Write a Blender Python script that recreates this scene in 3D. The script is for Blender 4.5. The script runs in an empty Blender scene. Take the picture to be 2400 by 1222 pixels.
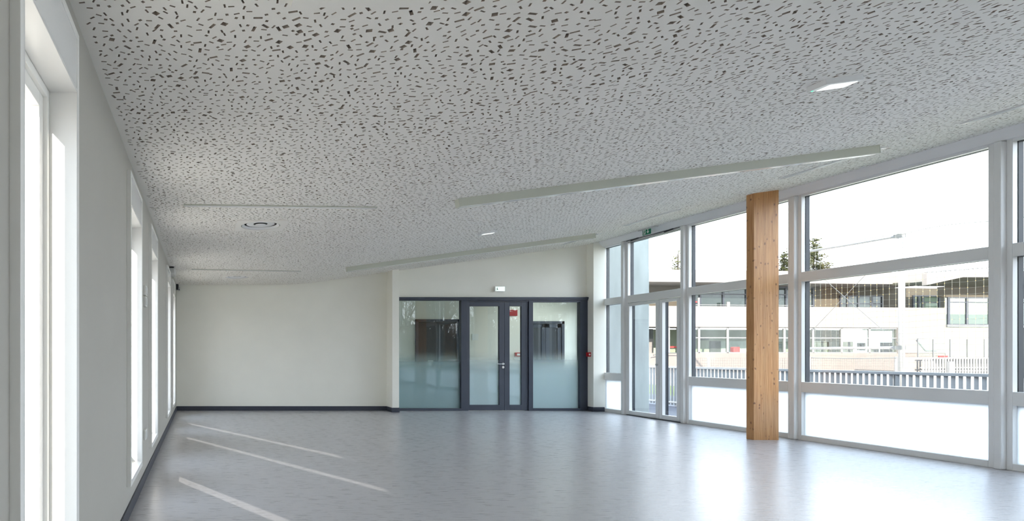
import bpy, bmesh, math, random
import numpy as np
from mathutils import Vector, Matrix
from mathutils.geometry import delaunay_2d_cdt

S = bpy.context.scene
COL = S.collection
random.seed(7)

# ------------------------------------------------------------------ camera
EYE = 1.28
cd = bpy.data.cameras.new('camera')
cam = bpy.data.objects.new('camera', cd)
COL.objects.link(cam)
cam.location = (0, 0, EYE)
cam.rotation_euler = (math.radians(90), 0, 0)
cd.sensor_fit = 'HORIZONTAL'
cd.sensor_width = 36
cd.lens = 21.3
cd.shift_x = (1200 - 474) / 2400
cd.shift_y = (829 - 611) / 2400
cd.clip_start = 0.05
cd.clip_end = 1000
S.camera = cam

# ------------------------------------------------------------------ world, sun, exposure
SKY = 5.2
w = bpy.data.worlds.new('world')
S.world = w
w.use_nodes = True
wt = w.node_tree
for n in list(wt.nodes):
    wt.nodes.remove(n)
wo = wt.nodes.new('ShaderNodeOutputWorld')
wb = wt.nodes.new('ShaderNodeBackground')
wb.inputs['Strength'].default_value = SKY
tc = wt.nodes.new('ShaderNodeTexCoord')
sp = wt.nodes.new('ShaderNodeSeparateXYZ')
rp = wt.nodes.new('ShaderNodeValToRGB')
rp.color_ramp.elements[0].position = 0.0
rp.color_ramp.elements[0].color = (0.87, 0.935, 1.0, 1)
rp.color_ramp.elements[1].position = 0.7
rp.color_ramp.elements[1].color = (0.65, 0.82, 1.0, 1)
wt.links.new(tc.outputs['Generated'], sp.inputs[0])
wt.links.new(sp.outputs['Z'], rp.inputs[0])
wt.links.new(rp.outputs[0], wb.inputs['Color'])
wt.links.new(wb.outputs[0], wo.inputs[0])


def sun_lamp(name, direction, strength, colour, angle):
    l = bpy.data.lights.new(name, 'SUN')
    l.energy = strength
    l.color = colour
    l.angle = math.radians(angle)
    o = bpy.data.objects.new(name, l)
    COL.objects.link(o)
    o.rotation_euler = Vector(direction).to_track_quat('-Z', 'Y').to_euler()
    o.location = (-20, -20, 30)
    return o


sun_lamp('sun', (0.311, 0.887, -0.342), 15.0, (1.0, 0.93, 0.82), 0.5)
# second sun, added to draw the floor streaks of sunlight bounced off window jambs
sun_lamp('sun_streak_stand_in', (0.482, -0.876, -0.46), 3.6, (1.0, 0.95, 0.88), 0.7)

S.view_settings.view_transform = 'Standard'
S.view_settings.look = 'None'
S.view_settings.exposure = 0.5
S.view_settings.gamma = 1.0
S.view_settings.use_curve_mapping = False
S.cycles.max_bounces = 14
S.cycles.diffuse_bounces = 8
S.cycles.glossy_bounces = 5
S.cycles.transparent_max_bounces = 24
S.cycles.transmission_bounces = 8
S.cycles.caustics_reflective = False
S.cycles.caustics_refractive = False
S.cycles.sample_clamp_indirect = 8.0


# ------------------------------------------------------------------ materials
def srgb(r, g, b):
    f = lambda c: (c / 255 / 12.92) if c / 255 <= 0.04045 else ((c / 255 + 0.055) / 1.055) ** 2.4
    return (f(r), f(g), f(b), 1)


MATS = {}


def new_mat(name):
    m = bpy.data.materials.new(name)
    m.use_nodes = True
    nt = m.node_tree
    for n in list(nt.nodes):
        nt.nodes.remove(n)
    out = nt.nodes.new('ShaderNodeOutputMaterial')
    MATS[name] = m
    return m, nt, out


def N(nt, kind, **inp):
    n = nt.nodes.new(kind)
    for k, v in inp.items():
        n.inputs[k.replace('_', ' ')].default_value = v
    return n


def plain(name, col, rough=0.6, var=0.06, scale=6.0, spec=0.5, metal=0.0, stretch=(1, 1, 1), bump=0.0, emit=None):
    """a painted or plain surface with faint procedural mottling"""
    m, nt, out = new_mat(name)
    b = N(nt, 'ShaderNodeBsdfPrincipled', Roughness=rough, Metallic=metal)
    b.inputs['Specular IOR Level'].default_value = spec
    t = nt.nodes.new('ShaderNodeTexCoord')
    mp = nt.nodes.new('ShaderNodeMapping')
    mp.inputs['Scale'].default_value = stretch
    nz = N(nt, 'ShaderNodeTexNoise', Scale=scale, Detail=4.0)
    nt.links.new(t.outputs['Object'], mp.inputs[0])
    nt.links.new(mp.outputs[0], nz.inputs['Vector'])
    r = nt.nodes.new('ShaderNodeValToRGB')
    c = col
    r.color_ramp.elements[0].position = 0.3
    r.color_ramp.elements[1].position = 0.7
    r.color_ramp.elements[0].color = (c[0] * (1 - var), c[1] * (1 - var), c[2] * (1 - var), 1)
    r.color_ramp.elements[1].color = (min(1, c[0] * (1 + var)), min(1, c[1] * (1 + var)), min(1, c[2] * (1 + var)), 1)
    nt.links.new(nz.outputs['Fac'], r.inputs[0])
    nt.links.new(r.outputs[0], b.inputs['Base Color'])
    if bump:
        bp = N(nt, 'ShaderNodeBump', Strength=bump, Distance=0.01)
        nt.links.new(nz.outputs['Fac'], bp.inputs['Height'])
        nt.links.new(bp.outputs[0], b.inputs['Normal'])
    if emit:
        b.inputs['Emission Color'].default_value = emit[0]
        b.inputs['Emission Strength'].default_value = emit[1]
    nt.links.new(b.outputs[0], out.inputs[0])
    return m


def sheet_fresnel(nt, ior):
    """fresnel that reads the same on both faces of a thin pane"""
    g = nt.nodes.new('ShaderNodeNewGeometry')
    m = nt.nodes.new('ShaderNodeMapRange')
    m.inputs['To Min'].default_value = ior
    m.inputs['To Max'].default_value = 1 / ior
    f = nt.nodes.new('ShaderNodeFresnel')
    nt.links.new(g.outputs['Backfacing'], m.inputs['Value'])
    nt.links.new(m.outputs[0], f.inputs['IOR'])
    return f


def clear_glass(name, tint=(0.97, 0.99, 0.98, 1), boost=1.0):
    """thin architectural glass: straight transmission and a fresnel reflection"""
    m, nt, out = new_mat(name)
    tr = N(nt, 'ShaderNodeBsdfTransparent', Color=tint)
    gl = N(nt, 'ShaderNodeBsdfGlossy', Color=(1, 1, 1, 1), Roughness=0.0)
    fr = sheet_fresnel(nt, 1.45)
    mu = nt.nodes.new('ShaderNodeMath')
    mu.operation = 'MULTIPLY'
    mu.use_clamp = True
    mu.inputs[1].default_value = boost
    mx = nt.nodes.new('ShaderNodeMixShader')
    nt.links.new(fr.outputs[0], mu.inputs[0])
    nt.links.new(mu.outputs[0], mx.inputs[0])
    nt.links.new(tr.outputs[0], mx.inputs[1])
    nt.links.new(gl.outputs[0], mx.inputs[2])
    nt.links.new(mx.outputs[0], out.inputs[0])
    return m


def frosted_glass(name, colour, clear=0.0, film_from=None, film_to=None, diffuse=0.25):
    """satin film on glass; with film_from/film_to it fades to clear with height"""
    m, nt, out = new_mat(name)
    tl = N(nt, 'ShaderNodeBsdfTranslucent', Color=colour)
    df = N(nt, 'ShaderNodeBsdfDiffuse', Color=colour)
    tr = N(nt, 'ShaderNodeBsdfTransparent', Color=(0.93, 0.97, 0.96, 1))
    gl = N(nt, 'ShaderNodeBsdfGlossy', Color=(1, 1, 1, 1), Roughness=0.0)
    fr = sheet_fresnel(nt, 1.5)
    fm = nt.nodes.new('ShaderNodeMixShader')
    fm.inputs[0].default_value = diffuse
    nt.links.new(tl.outputs[0], fm.inputs[1])
    nt.links.new(df.outputs[0], fm.inputs[2])
    cm = nt.nodes.new('ShaderNodeMixShader')
    cm.inputs[0].default_value = 1 - clear
    nt.links.new(tr.outputs[0], cm.inputs[1])
    nt.links.new(fm.outputs[0], cm.inputs[2])
    if film_from is not None:
        g = nt.nodes.new('ShaderNodeNewGeometry')
        s = nt.nodes.new('ShaderNodeSeparateXYZ')
        mr = nt.nodes.new('ShaderNodeMapRange')
        mr.interpolation_type = 'SMOOTHSTEP'
        mr.inputs['From Min'].default_value = film_from
        mr.inputs['From Max'].default_value = film_to
        mr.inputs['To Min'].default_value = 1.0
        mr.inputs['To Max'].default_value = 0.0
        nt.links.new(g.outputs['Position'], s.inputs[0])
        nt.links.new(s.outputs['Z'], mr.inputs['Value'])
        nt.links.new(mr.outputs[0], cm.inputs[0])
    mx = nt.nodes.new('ShaderNodeMixShader')
    nt.links.new(fr.outputs[0], mx.inputs[0])
    nt.links.new(cm.outputs[0], mx.inputs[1])
    nt.links.new(gl.outputs[0], mx.inputs[2])
    nt.links.new(mx.outputs[0], out.inputs[0])
    return m


def emitter(name, col, strength):
    m, nt, out = new_mat(name)
    e = N(nt, 'ShaderNodeEmission', Color=col, Strength=strength)
    nt.links.new(e.outputs[0], out.inputs[0])
    return m


def floor_mat():
    m, nt, out = new_mat('vinyl_floor')
    b = N(nt, 'ShaderNodeBsdfPrincipled')
    t = nt.nodes.new('ShaderNodeTexCoord')

    def noise(sx, sy, scale, detail):
        mp = nt.nodes.new('ShaderNodeMapping')
        mp.inputs['Scale'].default_value = (sx, sy, 1)
        nz = N(nt, 'ShaderNodeTexNoise', Scale=scale, Detail=detail)
        nt.links.new(t.outputs['Object'], mp.inputs[0])
        nt.links.new(mp.outputs[0], nz.inputs['Vector'])
        return nz
    a = noise(1.4, 16, 4.0, 6.0)
    r = nt.nodes.new('ShaderNodeValToRGB')
    e = r.color_ramp.elements
    e[0].position = 0.28
    e[0].color = (0.400, 0.388, 0.402, 1)
    e[1].position = 0.78
    e[1].color = (0.465, 0.452, 0.466, 1)
    k = e.new(0.52)
    k.color = (0.435, 0.422, 0.436, 1)
    nt.links.new(a.outputs['Fac'], r.inputs[0])
    f = noise(3.5, 22, 9.0, 2.0)      # paler short flecks
    fr = nt.nodes.new('ShaderNodeValToRGB')
    fr.color_ramp.elements[0].position = 0.64
    fr.color_ramp.elements[0].color = (0, 0, 0, 1)
    fr.color_ramp.elements[1].position = 0.8
    fr.color_ramp.elements[1].color = (0.35, 0.35, 0.35, 1)
    nt.links.new(f.outputs['Fac'], fr.inputs[0])
    mx = nt.nodes.new('ShaderNodeMixRGB')
    mx.inputs[2].default_value = (0.55, 0.545, 0.56, 1)
    nt.links.new(fr.outputs[0], mx.inputs[0])
    nt.links.new(r.outputs[0], mx.inputs[1])
    nt.links.new(mx.outputs[0], b.inputs['Base Color'])
    rr = nt.nodes.new('ShaderNodeMapRange')
    rr.inputs['To Min'].default_value = 0.22
    rr.inputs['To Max'].default_value = 0.36
    nt.links.new(a.outputs['Fac'], rr.inputs['Value'])
    nt.links.new(rr.outputs[0], b.inputs['Roughness'])
    wv = noise(1.0, 2.2, 1.6, 3.0)
    bp = N(nt, 'ShaderNodeBump', Strength=0.06, Distance=0.02)
    nt.links.new(wv.outputs['Fac'], bp.inputs['Height'])
    bp2 = N(nt, 'ShaderNodeBump', Strength=0.02, Distance=0.003)
    nt.links.new(a.outputs['Fac'], bp2.inputs['Height'])
    nt.links.new(bp.outputs[0], bp2.inputs['Normal'])
    nt.links.new(bp2.outputs[0], b.inputs['Normal'])
    b.inputs['Specular IOR Level'].default_value = 0.85
    nt.links.new(b.outputs[0], out.inputs[0])
    return m


def timber_mat():
    m, nt, out = new_mat('glulam_spruce')
    b = N(nt, 'ShaderNodeBsdfPrincipled', Roughness=0.45)
    t = nt.nodes.new('ShaderNodeTexCoord')
    oi = nt.nodes.new('ShaderNodeObjectInfo')
    off = nt.nodes.new('ShaderNodeVectorMath')
    off.operation = 'ADD'
    sc = nt.nodes.new('ShaderNodeVectorMath')
    sc.operation = 'SCALE'
    sc.inputs['Scale'].default_value = 37.0
    cmb = nt.nodes.new('ShaderNodeCombineXYZ')
    for i in range(3):
        nt.links.new(oi.outputs['Random'], cmb.inputs[i])
    nt.links.new(cmb.outputs[0], sc.inputs[0])
    nt.links.new(t.outputs['Object'], off.inputs[0])
    nt.links.new(sc.outputs[0], off.inputs[1])
    # grain
    mp = nt.nodes.new('ShaderNodeMapping')
    mp.inputs['Scale'].default_value = (22, 22, 0.9)
    nt.links.new(off.outputs[0], mp.inputs[0])
    nz = N(nt, 'ShaderNodeTexNoise', Scale=3.0, Detail=5.0, Distortion=0.4)
    nt.links.new(mp.outputs[0], nz.inputs['Vector'])
    r = nt.nodes.new('ShaderNodeValToRGB')
    e = r.color_ramp.elements
    e[0].position = 0.3
    e[0].color = srgb(176, 120, 68)
    e[1].position = 0.72
    e[1].color = srgb(208, 158, 106)
    nt.links.new(nz.outputs['Fac'], r.inputs[0])
    # knots
    mk = nt.nodes.new('ShaderNodeMapping')
    mk.inputs['Scale'].default_value = (13, 13, 9.0)
    nt.links.new(off.outputs[0], mk.inputs[0])
    kn_ = N(nt, 'ShaderNodeTexNoise', Scale=2.6, Detail=3.0)
    nt.links.new(mk.outputs[0], kn_.inputs['Vector'])
    ka = nt.nodes.new('ShaderNodeMixRGB')
    ka.blend_type = 'ADD'
    ka.inputs[0].default_value = 0.35
    nt.links.new(mk.outputs[0], ka.inputs[1])
    nt.links.new(kn_.outputs['Color'], ka.inputs[2])
    vo = N(nt, 'ShaderNodeTexVoronoi', Scale=1.0, Randomness=1.0)
    nt.links.new(ka.outputs[0], vo.inputs['Vector'])
    kr = nt.nodes.new('ShaderNodeValToRGB')
    kr.color_ramp.elements[0].position = 0.06
    kr.color_ramp.elements[0].color = (1, 1, 1, 1)
    kr.color_ramp.elements[1].position = 0.22
    kr.color_ramp.elements[1].color = (0, 0, 0, 1)
    nt.links.new(vo.outputs['Distance'], kr.inputs[0])
    mx = nt.nodes.new('ShaderNodeMixRGB')
    mx.inputs[2].default_value = srgb(112, 66, 38)
    nt.links.new(kr.outputs[0], mx.inputs[0])
    nt.links.new(r.outputs[0], mx.inputs[1])
    # each lamella a slightly different tone
    hv = N(nt, 'ShaderNodeHueSaturation')
    mr = nt.nodes.new('ShaderNodeMapRange')
    mr.inputs['To Min'].default_value = 0.90
    mr.inputs['To Max'].default_value = 1.07
    nt.links.new(oi.outputs['Random'], mr.inputs['Value'])
    nt.links.new(mr.outputs[0], hv.inputs['Value'])
    nt.links.new(mx.outputs[0], hv.inputs['Color'])
    nt.links.new(hv.outputs[0], b.inputs['Base Color'])
    nt.links.new(b.outputs[0], out.inputs[0])
    return m


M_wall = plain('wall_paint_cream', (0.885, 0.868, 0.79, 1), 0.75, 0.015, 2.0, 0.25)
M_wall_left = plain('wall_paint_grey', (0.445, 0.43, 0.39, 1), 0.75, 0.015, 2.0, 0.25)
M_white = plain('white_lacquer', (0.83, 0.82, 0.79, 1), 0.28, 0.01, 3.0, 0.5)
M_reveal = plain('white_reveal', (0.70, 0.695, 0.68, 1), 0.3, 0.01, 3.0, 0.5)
M_gloss = plain('white_gloss_panel', (0.80, 0.80, 0.79, 1), 0.08, 0.01, 3.0, 0.6)
M_frame = plain('white_aluminium', (0.80, 0.80, 0.795, 1), 0.33, 0.01, 3.0, 0.5)
M_ceil = plain('ceiling_plaster', (0.87, 0.845, 0.79, 1), 0.85, 0.01, 2.0, 0.2)
M_cut = plain('cut_plaster_edge', (0.46, 0.40, 0.34, 1), 0.9, 0.1, 30.0, 0.1)
M_hole = plain('ceiling_void', (0.05, 0.047, 0.042, 1), 0.95, 0.1, 20.0, 0.1)
M_base = plain('anthracite_skirting', srgb(60, 63, 74), 0.45, 0.04, 12.0, 0.4)
M_anth = plain('anthracite_frame', srgb(56, 62, 76), 0.38, 0.03, 9.0, 0.5)
M_ext_frame = plain('dark_outer_frame', srgb(20, 26, 36), 0.5, 0.05, 8.0, 0.4)
M_floor = floor_mat()
M_timber = timber_mat()
M_glass = clear_glass('clear_pane', (0.985, 0.985, 0.985, 1))
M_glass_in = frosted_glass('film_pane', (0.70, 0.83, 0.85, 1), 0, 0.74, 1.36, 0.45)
M_glass_shaded = frosted_glass('shade_toned_film_pane', (0.44, 0.60, 0.62, 1), 0, 0.74, 1.36, 0.45)  # same film, its colour darkened for the dim corridor behind
M_frost = frosted_glass('frosted_pane', (0.95, 0.97, 0.98, 1), 0.0, None, None, 0.06)
M_steel = plain('brushed_steel', (0.62, 0.62, 0.61, 1), 0.28, 0.05, 60.0, 0.5, 1.0)
M_dark = plain('dark_plastic', (0.03, 0.03, 0.035, 1), 0.5, 0.05, 20.0)
M_grey_plastic = plain('pale_grey_plastic', (0.62, 0.62, 0.61, 1), 0.4, 0.02, 10.0)
M_red = plain('red_plastic', srgb(176, 24, 34), 0.4, 0.04, 10.0)
M_green = plain('exit_green', srgb(0, 122, 84), 0.45, 0.03, 10.0)
M_green_mark = plain('pictogram_green', srgb(20, 120, 96), 0.5, 0.03, 10.0)
M_sign_white = plain('sign_white', (0.85, 0.87, 0.84, 1), 0.5, 0.01, 10.0)
M_sign_lit = emitter('lit_sign_face', (0.80, 1.0, 0.93, 1), 0.85)
M_lamp_lit = emitter('lit_lamp_face', (0.93, 1.0, 0.98, 1), 0.95)
M_led_green = emitter('green_led', (0.1, 1.0, 0.6, 1), 1.2)
M_throat = plain('vent_throat', (0.16, 0.16, 0.16, 1), 0.7, 0.03, 10.0)
M_lum_body = plain('luminaire_body', (0.56, 0.57, 0.49, 1), 0.42, 0.01, 5.0)
M_lum_diff = plain('luminaire_diffuser', (0.88, 0.87, 0.86, 1), 0.13, 0.01, 5.0, 0.7)
M_black_gap = plain('dark_gap', (0.02, 0.02, 0.022, 1), 0.8, 0.05, 10.0, 0.1)

M_concrete = plain('concrete_outside', (0.36, 0.385, 0.37, 1), 0.85, 0.12, 2.2, 0.2, 0, (2.5, 2.5, 0.5), 0.2)
M_deck = plain('dark_deck', (0.034, 0.038, 0.055, 1), 0.6, 0.15, 5.0, 0.4, 0, (1, 8, 1))
M_grass = plain('grass', (0.085, 0.12, 0.02, 1), 0.9, 0.3, 8.0, 0.1)
M_ground = plain('pale_ground', (0.46, 0.42, 0.37, 1), 0.9, 0.08, 1.5, 0.1)
M_fence = plain('grey_blue_fence', (0.40, 0.405, 0.41, 1), 0.5, 0.06, 10.0)
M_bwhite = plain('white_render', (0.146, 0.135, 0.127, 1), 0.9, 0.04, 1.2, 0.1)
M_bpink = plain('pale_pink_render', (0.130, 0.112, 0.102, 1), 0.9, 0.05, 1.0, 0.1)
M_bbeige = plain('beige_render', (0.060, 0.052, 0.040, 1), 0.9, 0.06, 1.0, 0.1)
M_soffit = plain('shade_toned_soffit', (0.05, 0.05, 0.038, 1), 0.9, 0.08, 1.0, 0.1)  # dark tone stands for the shade under the canopy
M_bframe = plain('building_dark_frame', (0.022, 0.026, 0.035, 1), 0.5, 0.05, 5.0)
M_bwframe = plain('building_white_frame', (0.12, 0.12, 0.12, 1), 0.5, 0.03, 5.0)
M_bsill = plain('building_grey_sill', (0.085, 0.087, 0.088, 1), 0.6, 0.05, 5.0)
M_bglass = clear_glass('building_pane', (0.86, 0.9, 0.87, 1), 0.55)
M_broom = plain('room_wall_green', (0.22, 0.235, 0.18, 1), 0.9, 0.08, 2.0, 0.1)
M_broom_dark = plain('room_dark', (0.05, 0.052, 0.05, 1), 0.9, 0.1, 2.0, 0.1)
M_blind = plain('window_blind', (0.03, 0.036, 0.04, 1), 0.7, 0.3, 3.0, 0.2, 0, (1, 1, 24))
M_bred = plain('red_outside', (0.30, 0.02, 0.018, 1), 0.6, 0.05, 5.0)
M_pole = plain('white_pole', (0.17, 0.17, 0.17, 1), 0.5, 0.03, 5.0)
M_cable = plain('steel_cable', (0.05, 0.055, 0.055, 1), 0.5, 0.05, 5.0)
M_net = plain('net_cord', (0.085, 0.088, 0.075, 1), 0.8, 0.1, 5.0)
M_knot_glint = plain('net_knot', (0.45, 0.28, 0.07, 1), 0.7, 0.1, 5.0)  # golden colour stands for sun glints on the net
M_needle = plain('conifer_green', (0.032, 0.035, 0.011, 1), 0.9, 0.45, 1.2, 0.1)
M_needle2 = plain('olive_leaf', (0.06, 0.062, 0.022, 1), 0.9, 0.4, 1.2, 0.1)
M_bark = plain('bark', (0.05, 0.042, 0.033, 1), 0.95, 0.25, 4.0, 0.1)
M_straw = plain('dry_grass', (0.20, 0.15, 0.07, 1), 0.95, 0.3, 4.0, 0.1)
M_bglassblock = plain('glass_block', (0.30, 0.33, 0.30, 1), 0.4, 0.3, 9.0)


# ------------------------------------------------------------------ builders
def tag(o, label=None, cat=None, group=None, kind=None):
    if label:
        o['label'] = label
    if cat:
        o['category'] = cat
    if group:
        o['group'] = group
    if kind:
        o['kind'] = kind
    return o


def wloc(o):
    v = Vector((0, 0, 0))
    while o is not None:
        v += o.location
        o = o.parent
    return v


def empty(name, loc):
    o = bpy.data.objects.new(name, None)
    o.empty_display_size = 0.1
    COL.objects.link(o)
    o.location = loc
    return o


class MB:
    """collects shapes in world coordinates, then links them as ONE mesh object"""

    def __init__(s):
        s.v, s.f, s.m = [], [], []

    def add(s, verts, faces, mi=0):
        b = len(s.v)
        s.v += [tuple(p) for p in verts]
        s.f += [tuple(b + i for i in f) for f in faces]
        s.m += [mi] * len(faces)
        return s

    def box(s, x0, x1, y0, y1, z0, z1, mi=0):
        x0, x1 = sorted((x0, x1))
        y0, y1 = sorted((y0, y1))
        z0, z1 = sorted((z0, z1))
        v = [(x0, y0, z0), (x1, y0, z0), (x1, y1, z0), (x0, y1, z0), (x0, y0, z1), (x1, y0, z1), (x1, y1, z1), (x0, y1, z1)]
        return s.add(v, [(3, 2, 1, 0), (4, 5, 6, 7), (0, 1, 5, 4), (1, 2, 6, 5), (2, 3, 7, 6), (3, 0, 4, 7)], mi)

    def prism(s, base, top, mi=0):
        """two matching rings of points"""
        n = len(base)
        f = [tuple(range(n))[::-1], tuple(range(n, 2 * n))] + [(i, (i + 1) % n, n + (i + 1) % n, n + i) for i in range(n)]
        return s.add(list(base) + list(top), f, mi)

    def tube(s, a, b, r0, r1=None, n=8, mi=0):
        a, b = Vector(a), Vector(b)
        r1 = r0 if r1 is None else r1
        d = (b - a).normalized()
        u = d.orthogonal().normalized()
        w_ = d.cross(u)
        ra = [a + (u * math.cos(t) + w_ * math.sin(t)) * r0 for t in [2 * math.pi * i / n for i in range(n)]]
        rb = [b + (u * math.cos(t) + w_ * math.sin(t)) * r1 for t in [2 * math.pi * i / n for i in range(n)]]
        return s.prism(ra, rb, mi)

    def beam(s, a, b, side, up, w0, w1, h0, h1, mi=0):
        """bar from a to b; side/up unit vectors, extents w0..w1 along side, h0..h1 along up"""
        a, b, side, up = Vector(a), Vector(b), Vector(side), Vector(up)
        ra = [a + side * x + up * y for x, y in ((w0, h0), (w1, h0), (w1, h1), (w0, h1))]
        rb = [b + side * x + up * y for x, y in ((w0, h0), (w1, h0), (w1, h1), (w0, h1))]
        return s.prism(ra, rb, mi)

    def lathe(s, c, prof, n=40, normal=None, mi=0):
        """prof: (radius, height) from rim inward; closed on the last point if radius 0"""
        c = Vector(c)
        rot = Matrix.Identity(3) if normal is None else Vector((0, 0, 1)).rotation_difference(Vector(normal)).to_matrix()
        vs, fs = [], []
        for r, h in prof:
            for i in range(n):
                t = 2 * math.pi * i / n
                vs.append(c + rot @ Vector((r * math.cos(t), r * math.sin(t), h)))
        for k in range(len(prof) - 1):
            for i in range(n):
                j = (i + 1) % n
                fs.append((k * n + i, k * n + j, (k + 1) * n + j, (k + 1) * n + i))
        return s.add(vs, fs, mi)

    def build(s, name, mats, parent=None, origin=None, smooth=False, bevel=0.0):
        me = bpy.data.meshes.new(name)
        o0 = wloc(parent) if parent is not None else Vector(origin or (0, 0, 0))
        own = Vector((0, 0, 0))
        if parent is not None and origin is not None:
            own = Vector(origin) - o0
            o0 = Vector(origin)
        me.from_pydata([(p[0] - o0.x, p[1] - o0.y, p[2] - o0.z) for p in s.v], [], s.f)
        if not isinstance(mats, (list, tuple)):
            mats = [mats]
        for m in mats:
            me.materials.append(m)
        if len(mats) > 1:
            me.polygons.foreach_set('material_index', s.m)
        if smooth:
            me.polygons.foreach_set('use_smooth', [True] * len(s.f))
        if len(s.f) < 20000:
            bm_ = bmesh.new()
            bm_.from_mesh(me)
            bmesh.ops.recalc_face_normals(bm_, faces=bm_.faces)
            bm_.to_mesh(me)
            bm_.free()
        me.update()
        o = bpy.data.objects.new(name, me)
        COL.objects.link(o)
        if parent is not None:
            o.parent = parent
            o.location = own
        else:
            o.location = o0
        if bevel:
            bv = o.modifiers.new('bevel', 'BEVEL')
            bv.width = bevel
            bv.segments = 2
            bv.limit_method = 'ANGLE'
        return o


def at(px, py, d):
    """the point at depth d that the photograph shows at pixel (px, py)"""
    return Vector(((px - 474) * d / 1420, d, EYE + (829 - py) * d / 1420))


# ------------------------------------------------------------------ room numbers
XL, XR = -0.58, 8.84          # inner face of left wall, inner face of facade
DB, DF = -4.0, 13.56          # back wall, far wall
XO = -0.88                    # outer face of left wall
SL = 0.138


def zc(x):
    """ceiling height: level on the left, then rising towards the facade"""
    a, b, c = 1.75, 2.55, 2.15
    if x <= a:
        return 2.82
    if x >= b:
        return 2.82 + SL * (x - c)
    return 2.82 + SL * (x - a) ** 2 / (2 * (b - a))


# ------------------------------------------------------------------ floor, walls, ceiling
tag(MB().box(XO, XR + 0.12, DB - 0.3, 17.2, -0.2, 0).build('floor', M_floor), 'grey lilac vinyl floor with streaky grain and soft window reflections', None, None, 'structure')

LW = [(-0.25, 0.63), (1.822, 2.69), (4.65, 5.545), (6.56, 7.49), (9.62, 10.50), (11.44, 12.36)]   # casing outer edges of left windows
ZB, ZT = 0.252, 2.69
C_ = 0.035                     # casing width

wl = MB()
prev = DB - 0.3
for d0, d1 in LW:
    a, b = d0 + C_ - 0.004, d1 - C_ + 0.004
    wl.box(XO, XL, prev, a, 0, 4.0)
    wl.box(XO, XL, a, b, 0, ZB + C_ - 0.004)
    wl.box(XO, XL, a, b, ZT - C_ + 0.004, 4.0)
    prev = b
wl.box(XO, XL, prev, 17.2, 0, 4.0)
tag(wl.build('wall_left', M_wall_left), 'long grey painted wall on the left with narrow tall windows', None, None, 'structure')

# far wall: plain left part, part above the partition, angled pier, right end
PX0, PX1, PZ = 4.34, 8.56, 2.52      # opening for the glazed partition
fw = MB()
fw.box(XL - 0.1, 4.16, DF, DF + 0.2, 0, 3.4)
fw.box(4.16, XR + 0.12, DF, DF + 0.2, PZ, 4.0)
fw.box(PX1, XR + 0.12, DF, DF + 0.2, 0, PZ)
tag(fw.build('wall_far', M_wall), 'cream far wall with the plain blank left half', None, None, 'structure')
pier = MB().box(4.13, 4.28, 13.17, DF + 0.2, 0, 3.2).build('wall_pier', M_wall, bevel=0.004)
tag(pier, 'narrow cream pier standing forward between blank wall and glazed doors', None, None, 'structure')
pier2 = MB().box(8.60, XR + 0.02, 13.32, DF + 0.02, 0, 3.9).build('wall_corner', M_wall, bevel=0.004)
tag(pier2, 'cream corner pier between the glazed doors and the window front', None, None, 'structure')
wbk = MB().box(XO, XR + 0.12, DB - 0.3, DB, 0, 4.0)
tag(wbk.build('wall_back', M_wall), 'cream wall behind the viewer', None, None, 'structure')


VENTS = [(0.69, 2.38), (0.70, 7.28), (0.70, 12.2)]


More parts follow.
